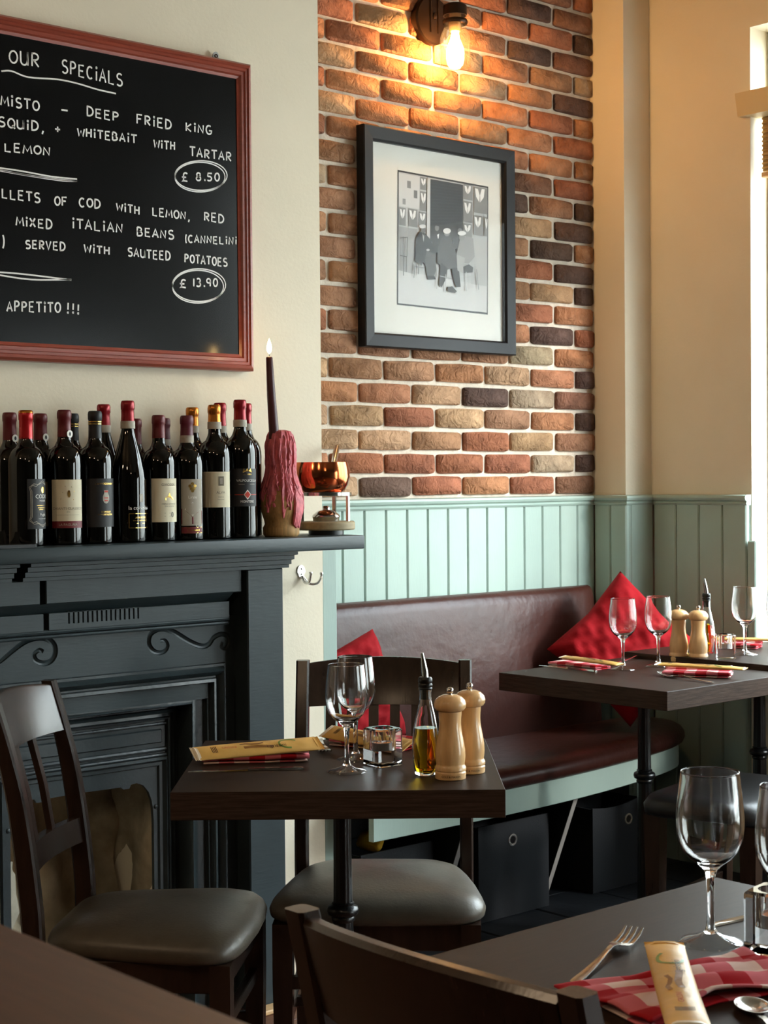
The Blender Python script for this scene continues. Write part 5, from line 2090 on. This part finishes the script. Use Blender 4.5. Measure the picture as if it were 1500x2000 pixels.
def make_mill(word):
    t = thing('pepper_mill', 'x', 'mill', (0, 0, 0), 0, 'wooden mills on the tables')
    g = G()
    g.lathe([(0, 0), (0.027, 0.0), (0.0282, 0.001), (0.0285, 0.012), (0.0275, 0.0135), (0.0272, 0.015), (0.0288, 0.0165), (0.0288, 0.021), (0.0272, 0.024), (0.0262, 0.0265), (0.0262, 0.028), (0.0272, 0.034), (0.0278, 0.042), (0.0272, 0.054), (0.0250, 0.068), (0.0222, 0.082), (0.0205, 0.093), (0.0200, 0.102), (0.0205, 0.112), (0.0212, 0.119), (0.0212, 0.1235), (0, 0.1235)], 36)
    L(g, 'body', MILLW, t, 35)
    g = G()
    g.lathe([(0, 0.1238), (0.0215, 0.1238), (0.0262, 0.126), (0.0292, 0.131), (0.0296, 0.137), (0.0275, 0.144), (0.0215, 0.150), (0.0135, 0.1535), (0.0, 0.1545)], 36)
    L(g, 'head', MILLW, t, 50)
    g = G()
    g.lathe([(0, 0.154), (0.0042, 0.154), (0.0042, 0.1565), (0.0062, 0.158), (0.0066, 0.162), (0.0058, 0.1655), (0.003, 0.1672), (0, 0.1674)], 20)
    L(g, 'knob', STEEL, t, 50)
    g = G()
    a0 = -2.3
    r = 0.0289
    g.text(word, 0.0052, lambda x, y: Vector((r*math.cos(a0+x/r), r*math.sin(a0+x/r), 0.0052+y)))
    tag(L(g, 'lettering', INKDARK, t, 0), kind='stuff')
    return t


def make_oil():
    t = thing('oil_bottle', 'x', 'bottle', (0, 0, 0), 0, 'olive oil bottles on the tables')
    po = [(0, 0.0), (0.0190, 0.0), (0.0208, 0.002), (0.0222, 0.012), (0.0250, 0.035), (0.0258, 0.050), (0.0252, 0.066), (0.0228, 0.086), (0.0185, 0.108), (0.0140, 0.126), (0.0118, 0.138), (0.0112, 0.150), (0.0118, 0.158)]
    pi_ = [(0.0098, 0.158), (0.0094, 0.150), (0.0100, 0.138), (0.0122, 0.126), (0.0167, 0.108), (0.0210, 0.086), (0.0234, 0.066), (0.0240, 0.050), (0.0232, 0.035), (0.0204, 0.012), (0.018, 0.006), (0, 0.0055)]
    g = G()
    g.lathe(po+pi_, 40, cap=False)
    L(g, 'glass_body', GLASS, t, 40)
    g = G()
    g.lathe([(0, 0.0057), (0.0179, 0.0062), (0.0203, 0.012), (0.0231, 0.035), (0.0239, 0.050), (0.0233, 0.066), (0.0209, 0.0858), (0.0207, 0.087), (0, 0.087)], 36)
    L(g, 'oil', OIL, t, 60)
    g = G()
    g.lathe([(0.0088, 0.140), (0.0092, 0.158), (0.0120, 0.1585), (0.0132, 0.1605), (0.0120, 0.1625), (0.0132, 0.1645), (0.0132, 0.168), (0.0120, 0.170), (0.0132, 0.172), (0.0130, 0.179), (0.0110, 0.1815), (0, 0.1815)], 24, cap=False)
    L(g, 'stopper', BLKRUB, t, 40)
    g = G()
    g.tube([(0, 0, 0.180), (-0.0005, 0.0005, 0.192), (-0.002, 0.002, 0.206), (-0.004, 0.004, 0.226)], [0.0062, 0.0058, 0.0050, 0.0026], 14)
    L(g, 'pourer_spout', STEEL, t, 60)
    return t


def make_tealight():
    t = thing('tealight_holder', 'x', 'candle holder', (0, 0, 0), 0, 'glass tealight holders on the tables')
    s, h = 0.0285, 0.072
    g = G()
    b = 0.004

    def sqr(hs, z, c):
        return [(hs-c, -hs, z), (hs, -hs+c, z), (hs, hs-c, z), (hs-c, hs, z), (-hs+c, hs, z), (-hs, hs-c, z), (-hs, -hs+c, z), (-hs+c, -hs, z)]
    rings = [sqr(s-0.003, 0.0, b), sqr(s, 0.003, b), sqr(s, h-0.003, b), sqr(s-0.003, h, b)]
    n = 24
    vr = [[g.bm.verts.new(p) for p in r] for r in rings]
    for A, B in zip(vr, vr[1:]):
        for k in range(8):
            g.bm.faces.new((A[k], A[(k+1) % 8], B[(k+1) % 8], B[k]))
    g.bm.faces.new(vr[0][::-1])
    hole = [g.bm.verts.new((0.0205*math.cos(2*PI*i/n-PI/8*3), 0.0205*math.sin(2*PI*i/n-PI/8*3), h)) for i in range(n)]
    for k in range(8):
        A, B = vr[-1][k], vr[-1][(k+1) % 8]
        hs = [hole[(3*k+q) % n] for q in range(4)]
        g.bm.faces.new([A, B]+hs[::-1])
    low = [g.bm.verts.new((v.co.x, v.co.y, 0.030)) for v in hole]
    for i in range(n):
        g.bm.faces.new((hole[i], low[i], low[(i+1) % n], hole[(i+1) % n]))
    g.bm.faces.new(low)
    L(g, 'glass_block', GLASS, t, 30)
    g = G()
    g.lathe([(0, 0.0303), (0.0185, 0.0303), (0.0192, 0.045), (0.0186, 0.045), (0.018, 0.033), (0, 0.033)], 24)
    cup = L(g, 'metal_cup', ALU, t, 40)
    g = G()
    g.lathe([(0, 0.0335), (0.0178, 0.0335), (0.0182, 0.042), (0.012, 0.0425), (0, 0.0425)], 24)
    L(g, 'tealight_wax', TEALIGHT, cup, 40)
    g = G()
    g.tube([(0, 0, 0.0425), (0.001, 0, 0.047)], 0.0007, 6)
    L(g, 'wick', BLKRUB, cup, 40)
    return t


def make_fork():
    t = thing('fork', 'x', 'fork', (0, 0, 0), 0, 'steel cutlery on the tables')
    g = G()
    pr = [(-0.105, 0.0022, 0.0038), (-0.098, 0.0026, 0.0058), (-0.06, 0.0032, 0.0050), (-0.02, 0.0060, 0.0034), (0.015, 0.0100, 0.0028), (0.03, 0.0085, 0.0042), (0.037, 0.0065, 0.0085), (0.046, 0.0045, 0.0120), (0.058, 0.0035, 0.0125)]
    sm = smooth_path([(x, w, z) for x, z, w in pr], 3)
    g.loft([[(p.x, -p.y, p.z+0.0006), (p.x, 0, p.z-0.0002), (p.x, p.y, p.z+0.0006), (p.x, p.y, p.z+0.0018), (p.x, 0, p.z+0.0013), (p.x, -p.y, p.z+0.0018)] for p in sm])
    L(g, 'handle', STEEL, t, 50)
    for i in range(4):
        y = -0.0105+0.007*i
        g = G()
        rings = []
        for x, z, w in ((0.057, 0.0036, 0.0021), (0.07, 0.0042, 0.0019), (0.088, 0.0072, 0.0016), (0.102, 0.0118, 0.0009)):
            rings.append([(x, y-w, z), (x, y+w, z), (x, y+w, z+0.0016), (x, y-w, z+0.0016)])
        g.loft(rings)
        L(g, 'tine', STEEL, t, 40)
    return t


def make_knife():
    t = thing('knife', 'x', 'knife', (0, 0, 0), 0, 'steel cutlery on the tables')
    g = G()
    g.loft([[(x, -w, 0.0008), (x, w, 0.0008), (x, w*0.9, 0.0008+th), (x, -w*0.9, 0.0008+th)] for x, w, th in ((-0.105, 0.004, 0.003), (-0.1, 0.0062, 0.0046), (-0.05, 0.0062, 0.005), (-0.01, 0.0050, 0.0044), (0.0, 0.0046, 0.004))])
    L(g, 'handle', STEEL, t, 50)
    g = G()
    g.loft([[(x, -w0, 0.0006), (x, w1, 0.0006), (x, w1*0.7, 0.0006+th), (x, -w0, 0.0008+th*0.4)] for x, w0, w1, th in ((0.0, 0.004, 0.004, 0.003), (0.012, 0.0068, 0.006, 0.0022), (0.06, 0.0085, 0.0065, 0.002), (0.095, 0.0068, 0.0065, 0.0016), (0.113, 0.001, 0.006, 0.0008))])
    L(g, 'blade', STEEL, t, 40)
    return t


def make_packet(length, width, thick, flip=1, bend=0.0):
    """pillow pack of breadsticks, printed on its upper side; long axis x"""
    t = thing('breadstick_packet', 'x', 'packet', (0, 0, 0), 0, 'breadstick packets on the napkins')
    hl, hw = length/2, width/2

    def top(x, y):
        e = max(0.0, 1-(abs(x)/hl)**3.2)
        q = max(0.0, 1-(y/hw)**2)
        return 0.0006+thick*0.5*(e**0.6)*(q**0.55)+0.0005*math.sin(x*160+y*90)*e*q

    def warp(p):
        return Vector((p[0], p[1], p[2]+thick*0.5+bend*(p[0]/hl)**2))
    N, K = 40, 10
    g = G()
    rings = []
    cut = hl*0.93
    for i in range(N+1):
        x = -cut+2*cut*i/N
        up = [(x, hw*math.cos(PI*k/K), top(x, hw*math.cos(PI*k/K))) for k in range(K+1)]
        dn = [(x, hw*math.cos(PI*k/K), -top(x, hw*math.cos(PI*k/K))) for k in range(K-1, 0, -1)]
        rings.append([warp(p) for p in up+dn])
    g.loft(rings)
    film = L(g, 'film_wrapper', PACK, t, 50)
    for s in (-1, 1):
        g = G()
        rings = []
        for i in range(8):
            x = s*(cut*0.97+(hl-cut*0.97)*i/7)
            zz_ = 0.0009*(1 if i % 2 else -1)*(1 if i > 2 else 0)
            h = 0.0006+(top(x, 0) if i < 4 else 0)*1.05
            y_ = hw*(1.0+0.03*math.sin(i))
            rings.append([warp((x, y_, 0.0006+zz_)), warp((x, y_*0.5, h*0.9+zz_+0.0004)), warp((x, 0, h+zz_+0.0004)), warp((x, -y_*0.5, h*0.9+zz_+0.0004)), warp((x, -y_, 0.0006+zz_)), warp((x, -y_*.5, -h*0.9+zz_)), warp((x, 0, -h+zz_)), warp((x, y_*.5, -h*0.9+zz_))])
        g.loft(rings)
        L(g, 'crimped_end', PACKEND if s*flip < 0 else PACK, t, 30)
    pr = lambda x, y, k=1: warp((flip*x, flip*y, top(flip*x, flip*y)+0.0005*k))

    def strip(pts, w, mat, name, k=1):
        g = G()
        P = [Vector(p) for p in pts]
        A, B = [], []
        for i, p in enumerate(P):
            d = P[min(i+1, len(P)-1)]-P[max(i-1, 0)]
            d.normalize()
            n = Vector((-d.y, d.x))*w/2
            A.append(g.bm.verts.new(pr(p.x+n.x, p.y+n.y, k)))
            B.append(g.bm.verts.new(pr(p.x-n.x, p.y-n.y, k)))
        for i in range(len(P)-1):
            g.bm.faces.new((A[i], A[i+1], B[i+1], B[i]))
        return L(g, name, mat, film, 0)
    u = length/0.26
    strip([(0.062*u+0.02*math.cos(a), 0.0*u+hw*0.62*math.sin(a)) for a in [0.6+4.2*i/12 for i in range(13)]], 0.0035, PACKGREEN, 'green_print')
    strip([(-0.03*u+0.012*i, -hw*0.15+hw*0.1*math.sin(i)) for i in range(6)], hw*0.35, PACKDARK, 'bread_print')
    strip([(-0.035*u+0.012*i, hw*0.38+hw*0.12*math.sin(i*1.7)) for i in range(5)], hw*0.22, PACKDARK, 'bread_print')
    g = G()
    g.text('i grissini', hw*0.62, lambda x, y: pr(0.035*u+x, -hw*0.42+y, 2))
    tag(L(g, 'lettering', INKDARK, film, 0), kind='stuff')
    g = G()
    g.text('GRISSINI', hw*0.40, lambda x, y: pr(-0.058*u+x, -hw*0.05+y, 2))
    tag(L(g, 'lettering', INKRED, film, 0), kind='stuff')
    g = G()
    for k in range(4):
        x0 = -0.093*u+0.003*k
        g.poly([pr(x0, -hw*0.45, 2), pr(x0+0.0014, -hw*0.45, 2), pr(x0+0.0014, hw*0.45, 2), pr(x0, hw*0.45, 2)])
    tag(L(g, 'small_print', INKDARK, film, 0), kind='stuff')
    return t


def make_napkin(length, width, layers=3, seed=1, roll=True, thick=0.0042):
    """folded gingham napkin: one serpentine cloth, its folded edges showing"""
    t = thing('napkin', 'x', 'napkin', (0, 0, 0), 0, 'checked napkins on the tables')
    r = random.Random(seed)
    sp = thick*1.25
    path = []
    z = 0.0022
    hw = width/2
    for k in range(layers):
        s = 1 if k % 2 == 0 else -1
        w = hw*(1-0.05*k)
        n = 10
        for i in range(n+1):
            path.append((s*(-w+2*w*i/n), z))
        if k < layers-1:
            for i in range(1, 5):
                a = -PI/2+PI*i/5
                path.append((s*(w+sp*0.5*math.cos(a)), z+sp*0.5+sp*0.5*math.sin(a)))
            z += sp
    if roll:
        e = path[-1]
        s = 1 if (layers-1) % 2 == 0 else -1
        for i in range(1, 15):
            a = -PI/2+2*PI*1.1*i/14
            rr = 0.0065*(1-0.03*i)
            path.append((e[0]+s*(rr*math.cos(a)), e[1]+rr+rr*math.sin(a)))
    arc_ = [0]
    for a, b in zip(path, path[1:]):
        arc_.append(arc_[-1]+math.hypot(b[0]-a[0], b[1]-a[1]))
    M_ = len(path)-1
    ph = r.uniform(0, 6)

    def fn(u, v):
        i = min(M_-1, int(v*M_+1e-9))
        f = v*M_-i
        y = path[i][0]*(1-f)+path[i+1][0]*f
        z_ = path[i][1]*(1-f)+path[i+1][1]*f
        x = (u-0.5)*length*(1-0.02*math.sin(v*9+ph))
        return Vector((x, y+0.003*math.sin(u*5+ph), z_+max(0, 0.0016*math.sin(u*11+ph+y*40))*(z_/0.015)))
    g = G()
    cs = 0.06
    g.grid(24, M_, fn, lambda u, v: (u*length/cs, arc_[min(M_, round(v*M_))]/cs))
    o = L(g, 'folded_cloth', CHECK, t, 80)
    sd = o.modifiers.new('thickness', 'SOLIDIFY')
    sd.thickness = 0.0028
    sd.offset = 0
    return t


def aim(t, A, B, z, label, tilt=0.0):
    """lay a thing whose long axis is x along A->B"""
    A, B = Vector(A), Vector(B)
    c = (A+B)/2
    t.location = (c.x, c.y, z)
    d = B-A
    t.rotation_euler = (tilt, 0, math.atan2(d.y, d.x))
    t['label'] = label
    return t


# ---- wine glasses
G0 = make_glass()
first = [True]


def put(proto, px, py, label, z=0.75, rz=0.0):
    o = proto if not proto.get('used') else copy_tree(proto)
    P = on(px, py, z)
    o.location = (P.x, P.y, z)
    o.rotation_euler = (0, 0, rz)
    o['label'] = label
    proto['used'] = 1
    return o


put(G0, 1388, 1842, 'large empty wine glass on the nearest table, beside the breadstick packet')
put(G0, 1546, 1888, 'empty wine glass cut off by the right edge of the photo, nearest table')
put(G0, 678, 1508, 'front wine glass on the square table, overlapping the one behind it')
put(G0, 695, 1484, 'rear wine glass on the square table, half hidden behind another glass')
put(G0, 1217, 1308, 'wine glass in front of the red cushion, left one of its pair')
put(G0, 1286, 1302, 'wine glass between the red cushion and the wooden mills, right of its pair')
put(G0, 1455, 1279, 'wine glass beside the tealight holder on the window table', 0.766)
put(G0, 1524, 1280, 'wine glass half outside the right edge of the photo on the window table', 0.766)

# ---- mills
MA, MB_ = make_mill('COLE & MASON'), make_mill('COLE & MASON')
put(MA, 880, 1520, 'wooden mill standing nearest the front edge of the square table')
put(MA, 918, 1508, 'wooden mill standing second, behind the front mill on the square table')
put(MA, 1326, 1291, 'wooden mill on the bench corner table, left one with steel knob')
put(MA, 1364, 1293, 'wooden mill in front of the oil bottle near the window')
bpy.data.objects.remove(MB_.children[0]) if False else None
for ch in list(MB_.children):
    bpy.data.objects.remove(ch)
bpy.data.objects.remove(MB_)

# ---- oil
O0 = make_oil()
put(O0, 832, 1512, 'glass bottle of golden olive oil with a steel pourer on the square table')
put(O0, 1380, 1276, 'oil bottle with a steel pourer half hidden behind the wooden mill', 0.766)

# ---- tealight holders
K0 = make_tealight()
put(K0, 748, 1494, 'square glass tealight holder in the middle of the square table', 0.75, math.radians(-5))
put(K0, 1417, 1286, 'square glass tealight holder on the window table', 0.766, math.radians(40))
put(K0, 1516, 1858, 'glass tealight holder cut by the right edge on the nearest table', 0.75, math.radians(10))

# ---- place setting on the square table, front
N1 = make_napkin(0.205, 0.075, 4, 1)
aim(N1, on(388, 1488), on(606, 1481), 0.75, 'red checked napkin folded under the packet at the left of the square table')
HN = 0.0195
PK = make_packet(0.262, 0.040, 0.013)
aim(PK, on(356, 1484, 0.785), on(642, 1458, 0.785), 0.788, 'yellow breadstick packet lying on the napkin at the left of the square table', 0.5)
K1 = make_knife()
aim(K1, on(603, 1503), on(366, 1508), 0.75, 'table knife in front of the napkin at the left of the square table')
F1 = make_fork()
aim(F1, on(625, 1448), on(636, 1475), 0.75, 'fork with its handle behind the packet tip on the square table')
# rear setting
N2 = make_napkin(0.17, 0.07, 3, 2)
aim(N2, on(668, 1452), on(792, 1466), 0.75, 'red checked napkin behind the wine glasses on the square table')
P2 = copy_tree(PK)
aim(P2, on(634, 1434, 0.775), on(806, 1466, 0.775), 0.777, 'breadstick packet behind the wine glasses on the square table', 0.5)
F2 = copy_tree(F1)
aim(F2, on(778, 1440), on(806, 1462), 0.75, 'fork beyond the tealight holder on the square table')

# ---- bench corner table
N3 = copy_tree(N2)
aim(N3, on(1080, 1299), on(1186, 1309), 0.75, 'red checked napkin at the left end of the bench corner table')
P3 = copy_tree(PK)
P3.scale = (0.98, 0.7, 0.8)
aim(P3, on(1066, 1280, 0.775), on(1250, 1305, 0.775), 0.7725, 'breadstick packet at the left end of the bench corner table', 0.12)
K2 = copy_tree(K1)
aim(K2, on(1170, 1313), on(1054, 1300), 0.75, 'table knife at the left edge of the bench corner table')
N4 = make_napkin(0.185, 0.075, 3, 4)
aim(N4, on(1286, 1318), on(1440, 1322), 0.75, 'red checked napkin at the front corner of the bench corner table')
P4 = copy_tree(PK)
P4.scale = (1.0, 0.7, 0.8)
aim(P4, on(1256, 1297, 0.775), on(1486, 1310, 0.775), 0.7725, 'breadstick packet in front of the wooden mills near the window', 0.12)
F3 = copy_tree(F1)
aim(F3, on(1404, 1337), on(1278, 1319), 0.75, 'fork in front of the napkin at the corner of the bench corner table')
F4 = copy_tree(F1)
aim(F4, on(1215, 1294), on(1262, 1284), 0.75, 'fork behind the left wine glass on the bench corner table')
# window table
N5 = copy_tree(N2)
aim(N5, on(1385, 1262, 0.766), on(1478, 1266, 0.766), 0.766, 'red checked napkin on the window table behind the tealight holder')
P5 = copy_tree(PK)
P5.scale = (1.0, 0.7, 0.8)
aim(P5, on(1384, 1250, 0.79), on(1496, 1251, 0.79), 0.7885, 'breadstick packet on the window table behind the tealight holder')

# ---- nearest table
tn = thing('napkin', 'large red checked napkin fanned out under the packet on the nearest table', 'napkin', (0, 0, 0.75), 0, 'checked napkins on the tables')
cA, cB = on(1150, 1950), on(1500, 1890)
ctr = on(1350, 1938)
ax = Vector((cB.x-cA.x, cB.y-cA.y, 0)).normalized()
ay = Vector((-ax.y, ax.x, 0))
tn.location = (ctr.x, ctr.y, 0.75)
tn.rotation_euler = (0, 0, math.atan2(ax.y, ax.x))
g = G()


def fan(u, v):
    s, q = 2*u-1, 2*v-1
    hw = 0.042+0.030*abs(s)**1.2
    x = 0.122*s+0.012*q*s
    y = hw*q+0.012*s
    pl = 0.010*abs(math.sin(q*PI*1.5+0.6*s))*(0.35+0.65*(1-abs(s)))+0.004*abs(math.sin(3*s+1))
    z = 0.0042+pl+0.006*(1-q*q)*(1-0.4*s*s)
    return Vector((x, y, z))


g.grid(40, 36, fan, lambda u, v: ((2*u-1)*0.135/0.085+0.2, (2*v-1)*(0.055+0.03*abs(2*u-1))/0.075+0.35*(2*u-1)))
o = L(g, 'fanned_cloth', CHECK, tn, 80)
sd = o.modifiers.new('thickness', 'SOLIDIFY')
sd.thickness = 0.003
sd.offset = -1
g = G()
g.grid(30, 10, lambda u, v: Vector((0.118*(2*u-1)+0.004, (0.040+0.028*abs(2*u-1)**1.2)*(2*v-1)+0.012*(2*u-1)-0.004, 0.0022+0.0008*math.sin(9*u))), lambda u, v: (u*3.1+0.3, v*1.5+0.6))
o = L(g, 'under_layer', CHECK, tn, 80)
sd = o.modifiers.new('thickness', 'SOLIDIFY')
sd.thickness = 0.002
sd.offset = 0
P6 = make_packet(0.285, 0.043, 0.018, bend=0.004)
aim(P6, on(1352, 2030, 0.785), on(1294, 1836, 0.785), 0.7735, 'breadstick packet lying across the fanned napkin on the nearest table')
F5 = copy_tree(F1)
_tip, _nk = on(1240, 1830), on(1170, 1886)
aim(F5, _tip+(_nk-_tip).normalized()*0.207, _tip, 0.75, 'fork on the bare wood of the nearest table, tines towards the wine glass')
K3 = copy_tree(K1)
aim(K3, on(1610, 1760), on(1402, 1806), 0.75, 'knife behind the large wine glass on the nearest table')
SPN = thing('spoon', 'steel spoon just showing in the bottom right corner of the nearest table', 'spoon', on(1500, 2012), 0.9, 'steel cutlery on the tables')
g = G()
sm = smooth_path([(-0.1, 0.004, 0.002), (-0.05, 0.0045, 0.004), (0.0, 0.003, 0.007), (0.03, 0.004, 0.005)], 4)
g.loft([[(p.x, -p.y, p.z), (p.x, p.y, p.z), (p.x, p.y, p.z+0.0015), (p.x, -p.y, p.z+0.0015)] for p in sm])
L(g, 'handle', STEEL, SPN, 50)
g = G()
g.lathe([(0, 0.0012), (0.008, 0.0018), (0.0145, 0.0045), (0.018, 0.0082), (0.0172, 0.0084), (0.0138, 0.0058), (0.007, 0.0030), (0, 0.0024)], 24)
for v in g.bm.verts:
    v.co.x = 0.055+v.co.x*1.5
L(g, 'spoon_bowl', STEEL, SPN, 60)
for o in bpy.data.objects:
    if 'used' in o:
        del o['used']
